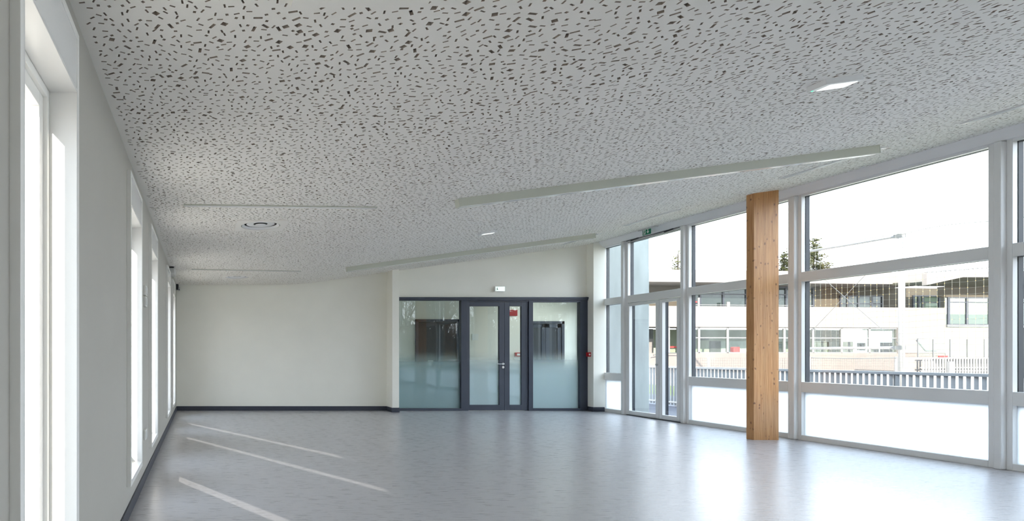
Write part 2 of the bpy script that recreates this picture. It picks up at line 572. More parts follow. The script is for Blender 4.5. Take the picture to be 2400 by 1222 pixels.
def make_ceiling():
    rnd = random.Random(11)
    x0, x1, y0, y1 = XL, XR, 0.9, DF
    cell = 0.0545
    holes, placed = [], {}
    nx, ny = int((x1 - x0) / cell), int((y1 - y0) / (cell * 0.9))
    order = []
    for j in range(ny):
        for i in range(nx):
            off = 0.25 if j % 2 else -0.25
            cx = x0 + (i + 0.5 + off) * (x1 - x0) / nx + rnd.uniform(-0.017, 0.017)
            cy = y0 + (j + 0.5) * (y1 - y0) / ny + rnd.uniform(-0.017, 0.017)
            order.append((cx, cy))
    for cx, cy in order:
        if not (x0 + 0.045 < cx < x1 - 0.045 and y0 + 0.03 < cy < y1 - 0.045):
            continue
        if any(math.hypot(cx - vx, cy - vy) < 0.27 for vx, vy in VENTS):
            continue
        q = rnd.random()
        if q < 0.055:
            l, w_ = 0.0148, 0.0130
        elif q < 0.15:
            l, w_ = 0.0210, 0.0075
        elif q < 0.40:
            l, w_ = 0.0080, 0.0070
        else:
            l, w_ = 0.0135, 0.0046
        a = rnd.uniform(0, math.pi)
        rad = 0.82 * math.hypot(l, w_)
        kx_, ky_ = int(cx / 0.06), int(cy / 0.06)
        if any((cx - ox) ** 2 + (cy - oy) ** 2 < (rad + orad) ** 2
               for p_ in (-1, 0, 1) for q_ in (-1, 0, 1) for ox, oy, orad in placed.get((kx_ + p_, ky_ + q_), ())):
            continue
        placed.setdefault((kx_, ky_), []).append((cx, cy, rad))
        ca, sa = math.cos(a), math.sin(a)
        holes.append([(cx + sx * l * ca - sy * w_ * sa, cy + sx * l * sa + sy * w_ * ca) for sx, sy in ((-1, -1), (1, -1), (1, 1), (-1, 1))])
    pts = [(x0, y0), (x1, y0), (x1, y1), (x0, y1)]
    faces = [[0, 1, 2, 3]]
    for h in holes:
        b = len(pts)
        pts += h
        faces.append([b, b + 1, b + 2, b + 3])
    for vx, vy in VENTS:            # round openings for the air vents
        b = len(pts)
        pts += [(vx + 0.236 * math.cos(2 * math.pi * i / 48), vy + 0.236 * math.sin(2 * math.pi * i / 48)) for i in range(48)]
        faces.append(list(range(b, b + 48)))
    vo, eo, fo, ov, oe, of = delaunay_2d_cdt([Vector(p) for p in pts], [], faces, 0, 1e-6)
    V = [(p.x, p.y, zc(p.x)) for p in vo]
    F, MI = [], []
    for f, o in zip(fo, of):
        if len(o) == 1:                 # only inside the outer sheet: plaster
            F.append(tuple(reversed(f)))
            MI.append(0)
    T = 0.017
    for h in holes:
        b = len(V)
        for (x, y) in h:
            V.append((x, y, zc(x)))
        for (x, y) in h:
            V.append((x, y, zc(x) + T))
        for i in range(4):
            j = (i + 1) % 4
            F.append((b + i, b + j, b + 4 + j, b + 4 + i))
            MI.append(2)
        F.append((b + 7, b + 6, b + 5, b + 4))
        MI.append(1)
    # plain strip behind the viewer
    xs = [XL, 1.75, 1.95, 2.15, 2.35, 2.55, XR]
    b = len(V)
    for x in xs:
        V += [(x, DB, zc(x)), (x, y0, zc(x))]
    for i in range(len(xs) - 1):
        k = b + 2 * i
        F.append((k, k + 1, k + 3, k + 2))
        MI.append(0)
    me = bpy.data.meshes.new('ceiling')
    me.from_pydata(V, [], F)
    me.materials.append(M_ceil)
    me.materials.append(M_hole)
    me.materials.append(M_cut)
    me.polygons.foreach_set('material_index', MI)
    me.update()
    o = bpy.data.objects.new('ceiling', me)
    COL.objects.link(o)
    tag(o, 'white plaster ceiling perforated with scattered slots, rising to the right', None, None, 'structure')
    return o


make_ceiling()
rf = MB()  # unseen roof, added and raised so its shadow covers railing and outside wall
rf.prism([(XO, DB - 0.3, 3.05), (2.2, DB - 0.3, 3.05), (XR + 0.16, DB - 0.3, 3.98), (XR + 0.16, DB - 0.3, 5.2), (XO, DB - 0.3, 5.2)],
         [(XO, 17.2, 3.05), (2.2, 17.2, 3.05), (XR + 0.16, 17.2, 3.98), (XR + 0.16, 17.2, 5.2), (XO, 17.2, 5.2)])
tag(rf.build('roof', M_concrete), 'flat roof above the hall, out of sight, raised for its shadow', None, None, 'structure')

# ------------------------------------------------------------------ left windows
for i, (d0, d1) in enumerate(LW):
    XF = XL + 0.034
    names = ['near corner behind the viewer', 'nearest tall left window with glossy white reveal', 'second tall window along the left wall',
             'third tall window along the left wall, past the switches', 'fourth tall window along the left wall', 'last tall left window beside the far corner']
    c = MB()
    for (a, b, z0, z1) in ((d0, d0 + C_, ZB, ZT), (d1 - C_, d1, ZB, ZT), (d0 + C_, d1 - C_, ZB, ZB + C_), (d0 + C_, d1 - C_, ZT - C_, ZT)):
        c.box(XL - 0.001, XF, a, b, z0, z1)
    root = tag(c.build('window_%d' % (i + 1), M_white, bevel=0.002), names[i] if i else 'tall window in the left wall level with the viewer', None, None, 'structure')
    ia, ib, iz0 = d0 + C_, d1 - C_, ZB + C_
    # roller box panel at the head
    MB().box(XL - 0.06, XF - 0.004, ia, ib, 2.433, ZT - C_).build('head_panel', M_gloss, root)
    # reveal lining
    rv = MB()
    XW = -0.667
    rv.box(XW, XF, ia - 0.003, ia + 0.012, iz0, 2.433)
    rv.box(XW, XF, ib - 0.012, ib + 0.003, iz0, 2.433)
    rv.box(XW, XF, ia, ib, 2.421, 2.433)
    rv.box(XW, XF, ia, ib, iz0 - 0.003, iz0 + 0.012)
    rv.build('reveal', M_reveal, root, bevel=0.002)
    fr = MB()
    for (w0, w1, xa, xb) in ((0.0, 0.045, XW, XW - 0.07), (0.045, 0.105, XW - 0.018, XW - 0.065)):
        fr.box(xb, xa, ia + w0, ia + w1, iz0 + w0, 2.43 - w0)
        fr.box(xb, xa, ib - w1, ib - w0, iz0 + w0, 2.43 - w0)
        fr.box(xb, xa, ia + w1, ib - w1, iz0 + w0, iz0 + w1)
        fr.box(xb, xa, ia + w1, ib - w1, 2.43 - w1, 2.43 - w0)
    fr.build('sash', M_white, root, bevel=0.003)
    MB().box(-0.718, -0.710, ia + 0.1, ib - 0.1, iz0 + 0.1, 2.43 - 0.1).build('pane', M_glass, root)

# baseboards
bb = empty('baseboard_left', (XL, 6, 0))
tag(bb, 'anthracite skirting along the foot of the left wall', None, None, 'structure')
joints = [DB, -1.2, 1.6, 3.1, 4.35, 7.6, 10.4, 12.2, DF]
for a, b in zip(joints[:-1], joints[1:]):
    MB().box(XL, XL + 0.014, a + 0.003, b - 0.003, 0, 0.098).build('skirting_board', M_base, bb, bevel=0.002)
bf = empty('baseboard_far', (2, DF, 0))
tag(bf, 'anthracite skirting under the blank far wall and around the pier', None, None, 'structure')
MB().box(XL + 0.014, 4.13, DF - 0.014, DF, 0, 0.1).build('skirting_board', M_base, bf, bevel=0.002)
MB().box(4.116, 4.13, 13.156, DF - 0.014, 0, 0.1).build('skirting_board', M_base, bf, bevel=0.002)
MB().box(4.13, 4.285, 13.156, 13.17, 0, 0.1).build('skirting_board', M_base, bf, bevel=0.002)
br = empty('baseboard_right', (8.7, 13.3, 0))
tag(br, 'short anthracite skirting around the corner pier right of the doors', None, None, 'structure')
MB().box(8.586, 8.60, 13.306, DF - 0.05, 0, 0.1).build('skirting_board', M_base, br, bevel=0.002)
MB().box(8.60, XR, 13.306, 13.32, 0, 0.1).build('skirting_board', M_base, br, bevel=0.002)

# ------------------------------------------------------------------ glazed partition and double door in far wall
GY = DF + 0.035               # glass plane
FY0, FY1 = DF - 0.045, DF + 0.075


def zf(y):
    return EYE + (829 - y) * DF / 1420


def xf(x):
    return (x - 474) * DF / 1420


ZTOP = zf(698)
x_l0, x_l1, x_d0, x_d1, x_r0, x_r1, x_e = 4.285, xf(1079), xf(1094), xf(1237), xf(1247), xf(1357), 8.60
head = MB()
head.box(x_l0, x_e, FY0 - 0.02, FY1, zf(705), ZTOP)
head.box(x_l0, x_e, FY0 - 0.035, FY0 - 0.018, ZTOP - 0.035, ZTOP + 0.004)
tag(head.build('trim_1', M_anth, bevel=0.003), 'anthracite head rail over the glazed doors', None, None, 'structure')
# left fixed light
f = MB()
f.box(x_l0, x_l0 + 0.03, FY0, FY1, 0, zf(705))
f.box(x_l1, x_d0, FY0, FY1, 0, zf(705))
f.box(x_l0 + 0.03, x_l1, FY0, FY1, 0, zf(957.5))
wn = tag(f.build('window_7', M_anth, bevel=0.003), 'left fixed glazed panel beside the grey double door, film darkened for shade behind', None, None, 'structure')
MB().box(x_l0 + 0.028, x_l1 + 0.002, GY, GY + 0.01, zf(958), zf(704)).build('pane', M_glass_shaded, wn)
# right fixed light
f = MB()
f.box(x_d1, x_r0, FY0, FY1, 0, zf(705))
f.box(x_r1, x_e, FY0, FY1, 0, zf(705))
f.box(x_r0, x_r1, FY0, FY1, 0, zf(957.5))
f.box(x_r0, x_r1, FY0, FY1, zf(709), zf(705))
wn = tag(f.build('window_8', M_anth, bevel=0.003), 'right fixed glazed panel between the double door and the corner', None, None, 'structure')
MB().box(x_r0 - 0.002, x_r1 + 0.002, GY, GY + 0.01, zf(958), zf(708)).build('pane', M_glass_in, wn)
# double door
dr = empty('door_1', ((x_d0 + x_d1) / 2, DF, 0))
tag(dr, 'anthracite glazed double door in the far wall under the exit light', None, None, 'structure')
f = MB()
f.box(x_d0, x_d0 + 0.022, FY0 + 0.01, FY1, 0, zf(705))
f.box(x_d1 - 0.05, x_d1, FY0 + 0.03, FY1, 0, zf(705))
f.box(x_d0, x_d1, FY0 + 0.01, FY1, zf(708), zf(705))
f.build('door_frame', M_anth, dr, bevel=0.003)


def leaf(x0, x1, g0, g1, handle):
    lf = MB()
    y0, y1 = DF - 0.02, DF + 0.04
    zt, zb = zf(708.5), 0.008
    gt, gb = zf(718.5), zf(949.5)
    lf.box(x0, g0, y0, y1, zb, zt)
    lf.box(g1, x1, y0, y1, zb, zt)
    lf.box(g0, g1, y0, y1, zb, gb)
    lf.box(g0, g1, y0, y1, gt, zt)
    o = lf.build('door_leaf', M_anth, dr, bevel=0.003)
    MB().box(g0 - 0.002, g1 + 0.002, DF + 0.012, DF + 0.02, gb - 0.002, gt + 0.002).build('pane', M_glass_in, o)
    if handle:
        hx, hz = xf(1178), zf(853.5)
        h = MB()
        h.lathe((hx, y0, hz), [(0.0, 0.008), (0.024, 0.008), (0.026, 0.0)], 20, (0, -1, 0))
        h.tube((hx, y0, hz), (hx, y0 - 0.055, hz), 0.010)
        h.tube((hx + 0.008, y0 - 0.052, hz), (hx - 0.165, y0 - 0.052, hz), 0.010)
        h.build('lever_handle', M_steel, o, smooth=False)
        h = MB()
        h.lathe((hx, y0, hz - 0.075), [(0.0, 0.010), (0.026, 0.008), (0.028, 0.0)], 20, (0, -1, 0))
        h.box(hx - 0.006, hx + 0.006, y0 - 0.014, y0 - 0.005, hz - 0.098, hz - 0.066)
        h.build('lock_rosette', M_steel, o)


leaf(x_d0 + 0.024, xf(1181), xf(1100), xf(1169), True)
leaf(xf(1181) + 0.004, x_d1 - 0.052, xf(1193.5), xf(1221), False)

# corridor behind the partition
KD = 15.8
cw = MB()
cw.box(3.9, 9.9, KD, KD + 0.2, 0, 3.0)
cw.box(3.7, 3.9, DF + 0.2, KD + 0.2, 0, 3.0)
tag(cw.build('wall_corridor', M_wall), 'cream corridor wall seen through the glazed doors', None, None, 'structure')
tag(MB().box(3.7, 9.9, DF + 0.2, KD + 0.2, 2.78, 2.9).build('ceiling_corridor', M_ceil), 'corridor ceiling behind the glazed doors', None, None, 'structure')
tag(MB().box(XR + 0.12, 9.9, DF + 0.2, KD + 0.2, -0.2, 0).build('floor_corridor', M_floor), 'end of the corridor floor behind the glazed doors', None, None, 'structure')
cwin = MB()
for z in (0.0, 0.85, 2.45):
    cwin.box(9.8, 9.9, DF + 0.2, KD, z, z + (0.12 if z else 0.1))
cwin.box(9.8, 9.9, DF + 0.2, KD, 2.5, 2.9)
cwin.box(9.8, 9.9, DF + 0.2, DF + 0.3, 0, 2.6)
cwin.box(9.8, 9.9, KD - 0.1, KD, 0, 2.6)
cwo = tag(cwin.build('window_14', M_frame), 'end window of the corridor behind the glazed doors', None, None, 'structure')
MB().box(9.84, 9.85, DF + 0.3, KD - 0.1, 0.1, 2.45).build('pane', M_glass, cwo)


def corridor_door(name, x0, x1, zt, label, lever):
    f = MB()
    f.box(x0, x0 + 0.07, KD - 0.05, KD, 0, zt)
    f.box(x1 - 0.07, x1, KD - 0.05, KD, 0, zt)
    f.box(x0, x1, KD - 0.05, KD, zt - 0.07, zt)
    r = tag(f.build(name, M_anth, bevel=0.003), label, None, None, 'structure')
    if lever:
        lf = MB().box(x0 + 0.075, x1 - 0.075, KD - 0.03, KD - 0.002, 0.01, zt - 0.075).build('door_leaf', M_bframe, r)
        h = MB()
        h.tube((x0 + 0.16, KD - 0.03, 1.03), (x0 + 0.16, KD - 0.08, 1.03), 0.012)
        h.tube((x0 + 0.16, KD - 0.08, 1.03), (x0 + 0.30, KD - 0.08, 1.03), 0.011)
        h.lathe((x0 + 0.16, KD - 0.03, 0.94), [(0.0, 0.012), (0.03, 0.0)], 16, (0, -1, 0))
        h.build('lever_handle', M_steel, lf)
        MB().box(x0 + 0.32, x0 + 0.46, KD - 0.036, KD - 0.03, 0.97, 1.1).build('push_plate', M_grey_plastic, lf)
    else:
        mid = (x0 + x1) / 2
        for a, b in ((x0 + 0.075, mid - 0.003), (mid + 0.003, x1 - 0.075)):
            l_ = MB()
            l_.box(a, a + 0.1, KD - 0.03, KD - 0.002, 0.01, zt - 0.075)
            l_.box(b - 0.1, b, KD - 0.03, KD - 0.002, 0.01, zt - 0.075)
            l_.box(a, b, KD - 0.03, KD - 0.002, 0.01, 0.12)
            l_.box(a, b, KD - 0.03, KD - 0.002, zt - 0.17, zt - 0.075)
            lo = l_.build('door_leaf', M_anth, r, bevel=0.002)
            MB().box(a + 0.1, b - 0.1, KD - 0.018, KD - 0.01, 0.12, zt - 0.17).build('pane', M_bframe, lo)


corridor_door('door_3', 5.55, 6.68, 2.17, 'dark corridor door with lever seen through the left glazed panel', True)
corridor_door('door_4', 8.45, 9.42, 2.12, 'dark double corridor door seen through the right glazed panel', False)
# unseen corridor lamp, added to brighten what the right panel shows
cl = empty('added_corridor_lamp', (8.6, 14.9, 2.78))
tag(cl, 'unseen flat lamp added to light the corridor behind the glazed doors', 'lamp')
MB().box(8.0, 9.2, 14.7, 15.1, 2.745, 2.78).build('lamp_body', M_grey_plastic, cl)
MB().box(8.03, 9.17, 14.73, 15.07, 2.738, 2.747).build('lamp_diffuser', emitter('added_lamp_face', (0.95, 1, 0.97, 1), 7.0), cl)


def pix(px0, px1, py0, py1, d, t, name, mat, label, cat):
    a, b = at(px0, py1, d), at(px1, py0, d)
    return tag(MB().box(a.x, b.x, d - t, d, a.z, b.z).build(name, mat, origin=((a.x + b.x) / 2, d, a.z), bevel=0.002), label, cat)


pix(1193, 1211, 727, 741, KD, 0.04, 'fire_sign', M_red, 'dark red sign on the corridor wall seen through the narrow door leaf', 'sign')
cp = empty('fire_call_point', at(1212, 836, KD))
tag(cp, 'red fire call point on the corridor wall behind the narrow door leaf', 'alarm')
MB().box(at(1206, 0, KD).x, at(1218, 0, KD).x, KD - 0.04, KD, at(0, 836, KD).z, at(0, 827, KD).z).build('housing', M_red, cp, bevel=0.003)
MB().box(at(1210, 0, KD).x, at(1217, 0, KD).x, KD - 0.044, KD - 0.039, at(0, 834, KD).z, at(0, 829, KD).z).build('press_plate', M_sign_white, cp)
pix(1204, 1218, 838, 846, KD, 0.012, 'notice', M_sign_white, 'small pale notice below the red call point in the corridor', 'notice')
pix(1106, 1121, 783, 798, KD, 0.012, 'wall_notice', M_sign_white, 'square white notice on the corridor wall behind the wide door leaf', 'notice')

# ------------------------------------------------------------------ facade
POSTS = [12.675, 11.095, 9.025, 6.695, 4.45, 2.2, -0.05, -2.3]
for k, d in enumerate(POSTS):
    o = MB().box(8.78, XR + 0.05, d - 0.035, d + 0.035, 0, 3.62).build('trim_%d' % (k + 2), M_frame, bevel=0.012)
    tag(o, ['white mullion left of the glazed exit door', 'white mullion right of the glazed exit door', 'white mullion just behind the timber column',
            'white mullion near the right edge of the view', 'white mullion beside the second timber column', 'white mullion level with the viewer',
            'white mullion behind the viewer', 'rearmost white mullion behind the viewer'][k], None, None, 'structure')
hd = MB()
hd.prism([(8.70, DB, zc(8.70) + 0.012), (8.80, DB, 3.625), (XR + 0.12, DB, 3.625), (XR + 0.12, DB, 4.0), (8.70, DB, 4.0)],
         [(8.70, DF, zc(8.70) + 0.012), (8.80, DF, 3.625), (XR + 0.12, DF, 3.625), (XR + 0.12, DF, 4.0), (8.70, DF, 4.0)])
tag(hd.build('trim_10', M_frame), 'pale boxed head along the top of the window front', None, None, 'structure')
ROWS = [(0.075, 0.708, True), (0.86, 2.338, False), (2.482, 3.598, False)]
FXI, FXG, FXO = XR, 8.895, 8.965


def frame_boxes(mb, xa, xb, d0, d1, jl, jr):
    mb.box(xa, xb, d0, d0 + jl, 0.0, 3.64)
    mb.box(xa, xb, d1 - jr, d1, 0.0, 3.64)
    zs = [(0.0, 0.075), (0.708, 0.86), (2.338, 2.482), (3.598, 3.64)]
    for a, b in zs:
        mb.box(xa, xb, d0 + jl, d1 - jr, a, b)


def facade_window(n, d0, d1, label):
    """d0 near edge, d1 far edge of the bay"""
    f = MB()
    frame_boxes(f, FXI, FXG, d0, d1, 0.085, 0.05)
    root = tag(f.build('window_%d' % n, M_frame, bevel=0.004), label, None, None, 'structure')
    e = MB()
    frame_boxes(e, FXG + 0.012, FXO, d0, d1, 0.085, 0.05)
    e.build('outer_frame', M_ext_frame, root)
    for z0, z1, fr in ROWS:
        MB().box(FXG, FXG + 0.010, d0 + 0.08, d1 - 0.045, z0 - 0.005, z1 + 0.005).build('frosted_pane' if fr else 'pane', M_frost if fr else M_glass, root)


facade_window(9, 12.71, 13.385, 'narrow three-pane window left of the glazed exit door')
facade_window(10, 9.06, 11.06, 'three-pane window right of the exit door, behind the timber column')
facade_window(11, 6.73, 8.99, 'wide three-pane window right of the timber column')
facade_window(12, 4.485, 6.66, 'window cut by the right edge of the view')
facade_window(15, 2.235, 4.415, 'window front bay nearer than the second column')
facade_window(16, -0.015, 2.165, 'window front bay level with the viewer')
facade_window(17, -2.265, -0.085, 'window front bay behind the viewer')
facade_window(18, DB, -2.335, 'last window front bay behind the viewer')

# exit door bay
d0, d1 = 11.13, 12.64
dr = empty('door_2', (XR, (d0 + d1) / 2, 0))
tag(dr, 'white glazed exit door in the window front with an opening light above', None, None, 'structure')
for xa, xb, nm, mt in ((FXI, FXG, 'door_frame', M_frame), (FXG + 0.012, FXO, 'outer_frame', M_ext_frame)):
    f = MB()
    f.box(xa, xb, d0, d0 + 0.075, 0, 3.64)
    f.box(xa, xb, d1 - 0.055, d1, 0, 3.64)
    f.box(xa, xb, d0 + 0.075, d1 - 0.055, 3.585, 3.64)
    f.box(xa, xb, d0 + 0.075, d1 - 0.055, 2.33, 2.482)
    f.box(xa, xb, d0 + 0.075, d1 - 0.055, 0, 0.02)
    f.build(nm, mt, dr, bevel=0.003)
MB().box(FXG, FXG + 0.01, d0 + 0.07, d1 - 0.05, 2.475, 3.59).build('pane', M_glass, dr)
MB().box(FXI - 0.03, FXO, d0 + 0.04, d1 - 0.04, 0, 0.012).build('threshold', M_dark, dr)
MB().box(XR - 0.004, XR, d0 + 0.06, d1 - 0.06, 3.577, 3.583).build('sash_gap', M_black_gap, dr)


def ext_leaf(a, b, ga, gb):
    l_ = MB()
    x0, x1 = XR - 0.012, XR + 0.05
    l_.box(x0, x1, a, ga, 0.022, 2.318)
    l_.box(x0, x1, gb, b, 0.022, 2.318)
    l_.box(x0, x1, ga, gb, 0.022, 0.10)
    l_.box(x0, x1, ga, gb, 2.262, 2.318)
    o = l_.build('door_leaf', M_frame, dr, bevel=0.004)
    MB().box(XR + 0.028, XR + 0.036, ga - 0.004, gb + 0.004, 0.096, 2.266).build('pane', M_glass, o)
    e = MB()
    e.box(x1 + 0.002, x1 + 0.06, a, ga, 0.022, 2.318)
    e.box(x1 + 0.002, x1 + 0.06, gb, b, 0.022, 2.318)
    e.build('outer_stile', M_ext_frame, o)
    return o


lf1 = ext_leaf(11.715, 12.585, 11.80, 12.53)
lf2 = ext_leaf(11.205, 11.705, 11.275, 11.63)
k = MB()
k.lathe((XR - 0.012, 11.755, 1.06), [(0.0, 0.03), (0.018, 0.028), (0.02, 0.0)], 16, (-1, 0, 0))
k.build('lock_knob', M_steel, lf1)
k = MB()
k.box(XR - 0.03, XR, 12.66, 12.68, 0.95, 1.22)
k.build('door_contact', M_frame, dr)

# window opener rods over the exit door
rod = empty('window_opener', (XR, 11.9, 3.6))
tag(rod, 'thin opener rod running along the top of the light over the exit door', 'opener')
MB().tube((XR - 0.018, 11.2, 3.615), (XR - 0.018, 12.6, 3.615), 0.006).build('rod', M_dark, rod)
for y in (11.35, 12.25):
    MB().beam((XR - 0.02, y, 3.617), (XR - 0.02, y + 0.22, 3.60), (1, 0, 0), (0, 0, 1), -0.006, 0.006, -0.01, 0.01).build('scissor_arm', M_dark, rod)

# ------------------------------------------------------------------ timber columns


def column(x0, d, label, w_=0.366, t=0.125):
    r = empty('timber_column', (x0 + w_ / 2, d + t / 2, 0))
    tag(r, label, 'column', 'timber columns by the window front')
    n = 8
    for i in range(n):
        a, b = x0 + i * w_ / n, x0 + (i + 1) * w_ / n
        g = 0.0004
        p = MB()
        p.prism([(a + g, d, 0), (b - g, d, 0), (b - g, d + t, 0), (a + g, d + t, 0)],
                [(a + g, d, zc(a) + 0.004), (b - g, d, zc(b) + 0.004), (b - g, d + t, zc(b) + 0.004), (a + g, d + t, zc(a) + 0.004)])
        p.build('lamella', M_timber, r)


column(8.153, 8.954, 'knotty glued timber column standing in front of the white windows')
column(8.153, 4.05, 'second knotty timber column nearer the viewer, seen only as a reflection')

# ------------------------------------------------------------------ ceiling lights
UPN = Vector((-math.sin(math.atan(SL)), 0, math.cos(math.atan(SL))))     # normal of the rising ceiling


def linear_light(a, b, h, label, W=0.042):
    """surface light from a to b on the ceiling"""
    a = Vector((a[0], a[1], zc(a[0])))
    b = Vector((b[0], b[1], zc(b[0])))
    r = empty('linear_light', (a + b) / 2)
    tag(r, label, 'light')
    dv = (b - a).normalized()
    side = Vector((-dv.y, dv.x, 0)).normalized()
    up = dv.cross(side).normalized()
    if up.z < 0:
        up = -up
    MB().beam(a, b, side, up, -W, W, -h, 0.004).build('housing', M_lum_body, r, bevel=0.002)
    MB().beam(a + dv * 0.012, b - dv * 0.012, side, up, -W + 0.008, W - 0.008, -h - 0.004, -h + 0.001).build('diffuser', M_lum_diff, r)
    for q0, q1 in ((a - dv * 0.004, a), (b, b + dv * 0.004)):
        MB().beam(q0, q1, side, up, -W - 0.001, W + 0.001, -h - 0.002, 0.0).build('end_cap', M_lum_body, r)


linear_light((-0.19, 6.27), (1.83, 6.38), 0.012, 'slim linear light on the level ceiling, before the round air vent', 0.03)
linear_light((2.66, 6.33), (7.30, 6.575), 0.085, 'long linear light on the rising ceiling pointing to the timber column')
linear_light((-0.19, 11.05), (1.83, 11.3), 0.012, 'slim linear light on the level ceiling near the far wall', 0.03)
linear_light((2.70, 11.35), (7.39, 11.44), 0.085, 'long linear light on the rising ceiling near the glazed doors')
linear_light((2.66, 1.43), (7.30, 1.62), 0.085, 'long linear light on the rising ceiling above the viewer')


def air_vent(cx, cy, label):
    r = empty('air_vent', (cx, cy, 2.82))
    tag(r, label, 'air vent', 'square ceiling air vents with round cones')
    z = 2.82
    s = 0.298
    p = MB()
    n = 48
    # square plate with a round opening
    ring = [(cx + 0.235 * math.cos(2 * math.pi * i / n), cy + 0.235 * math.sin(2 * math.pi * i / n)) for i in range(n)]

    def sq(i):
        t = 2 * math.pi * i / n
        c, s_ = math.cos(t), math.sin(t)
        m = max(abs(c), abs(s_))
        return (cx + s * c / m, cy + s * s_ / m)
    vs = [(x, y, z - 0.010) for x, y in ring] + [sq(i) + (z - 0.010,) for i in range(n)] + [sq(i) + (z + 0.002,) for i in range(n)] + [(x, y, z + 0.002) for x, y in ring]
    fs = []
    for i in range(n):
        j = (i + 1) % n
        fs += [(i, j, n + j, n + i), (n + i, n + j, 2 * n + j, 2 * n + i), (3 * n + i, 3 * n + j, j, i)]
    p.add(vs, fs)
    p.build('plate', M_ceil, r)
    b = MB()
    b.lathe((cx, cy, z), [(0.2355, -0.009), (0.2355, 0.075), (0.0, 0.075)], n)
    b.build('throat', M_throat, r)
    c = MB()
    c.lathe((cx, cy, z), [(0.225, -0.006), (0.198, 0.012), (0.194, 0.016), (0.222, -0.001), (0.225, -0.006)], n)
    c.build('outer_cone', M_frame, r, smooth=True)
    c = MB()
    c.lathe((cx, cy, z), [(0.085, 0.016), (0.162, 0.010), (0.170, 0.014), (0.160, 0.020), (0.085, 0.022), (0.085, 0.016)], n)
    c.build('middle_cone', M_frame, r, smooth=True)
    c = MB()
    c.lathe((cx, cy, z), [(0.0, 0.006), (0.058, 0.004), (0.064, 0.008), (0.0, 0.016)], n)
    c.build('centre_disc', M_frame, r, smooth=True)


air_vent(0.69, 2.38, 'square air vent cut by the top edge of the view')
air_vent(0.70, 7.28, 'square air vent with round cone in the middle of the level ceiling')
air_vent(0.70, 12.2, 'farthest air vent on the level ceiling near the blank wall')


def slot_vent(d0, d1, label):
    x = 7.54
    z = lambda q: zc(q)
    r = empty('slot_vent', (x, (d0 + d1) / 2, zc(x)))
    tag(r, label, 'slot vent')
    sd = Vector((math.cos(math.atan(SL)), 0, math.sin(math.atan(SL))))
    a, b = Vector((x, d0, zc(x))), Vector((x, d1, zc(x)))
    MB().beam(a, b, sd, UPN, -0.045, 0.045, -0.012, 0.004).build('frame', M_gloss, r, bevel=0.002)
    for s_ in (-0.017, 0.017):
        MB().beam(a + Vector((0, 0.03, 0)), b - Vector((0, 0.03, 0)), sd, UPN, s_ - 0.008, s_ + 0.008, -0.0135, -0.011).build('slot', M_grey_plastic, r)


slot_vent(4.79, 5.99, 'slot vent in the ceiling near the right edge of the view')
slot_vent(6.69, 7.89, 'slot vent in the ceiling beyond the near long linear light')
slot_vent(9.6, 10.8, 'slot vent in the ceiling left of the green exit sign')
slot_vent(11.5, 12.7, 'slot vent in the ceiling at the end of the far linear light')


def emergency_light(cx, cy, lx, ly, label, led):
    r = empty('emergency_light', (cx, cy, zc(cx)))
    tag(r, label, 'emergency light', 'emergency lights on the rising ceiling')
    tx = Vector((math.cos(math.atan(SL)), 0, math.sin(math.atan(SL))))
    c = Vector((cx, cy, zc(cx)))
    a, b = c - tx * lx / 2, c + tx * lx / 2
    y = Vector((0, 1, 0))
    MB().beam(a, b, y, UPN, -ly / 2, ly / 2, -0.036, 0.004).build('housing', M_frame, r, bevel=0.003)
    MB().beam(a + tx * 0.045, b - tx * 0.02, y, UPN, -ly / 2 + 0.02, ly / 2 - 0.02, -0.040, -0.034).build('lens', M_lamp_lit, r)
    if led:
        MB().beam(a + tx * 0.008, a + tx * 0.016, y, UPN, ly / 2 - 0.03, ly / 2 - 0.02, -0.039, -0.034).build('status_led', M_led_green, r)


emergency_light(4.235, 4.06, 0.25, 0.13, 'lit rectangular emergency light on the ceiling, upper right of the view', True)
emergency_light(4.275, 9.1, 0.23, 0.11, 'small lit emergency light on the ceiling above the glazed doors', False)

# ------------------------------------------------------------------ signs and small fittings
es = empty('exit_light', (xf(1172), DF, zf(685)))
tag(es, 'lit white exit light with small green mark above the grey double door', 'exit sign')
a, b = at(1160.5, 683.5, DF - 0.06), at(1184, 671.5, DF - 0.06)
MB().box(a.x, b.x, DF - 0.055, DF, a.z, b.z).build('housing', M_frame, es, bevel=0.003)
MB().box(a.x + 0.012, b.x - 0.006, DF - 0.059, DF - 0.054, a.z + 0.008, b.z - 0.008).build('lit_face', M_sign_lit, es)
mk = MB()
cx, cz = a.x + 0.045, (a.z + b.z) / 2
Y0, Y1 = DF - 0.0615, DF - 0.0585
mk.box(cx - 0.004, cx + 0.006, Y0, Y1, cz + 0.016, cz + 0.03)             # head
mk.prism([(cx - 0.012, Y0, cz + 0.012), (cx + 0.006, Y0, cz + 0.014), (cx + 0.012, Y0, cz - 0.012), (cx - 0.002, Y0, cz - 0.01)],
         [(cx - 0.012, Y1, cz + 0.012), (cx + 0.006, Y1, cz + 0.014), (cx + 0.012, Y1, cz - 0.012), (cx - 0.002, Y1, cz - 0.01)])
mk.prism([(cx - 0.002, Y0, cz - 0.008), (cx + 0.012, Y0, cz - 0.01), (cx - 0.010, Y0, cz - 0.034), (cx - 0.017, Y0, cz - 0.032)],
         [(cx - 0.002, Y1, cz - 0.008), (cx + 0.012, Y1, cz - 0.01), (cx - 0.010, Y1, cz - 0.034), (cx - 0.017, Y1, cz - 0.032)])
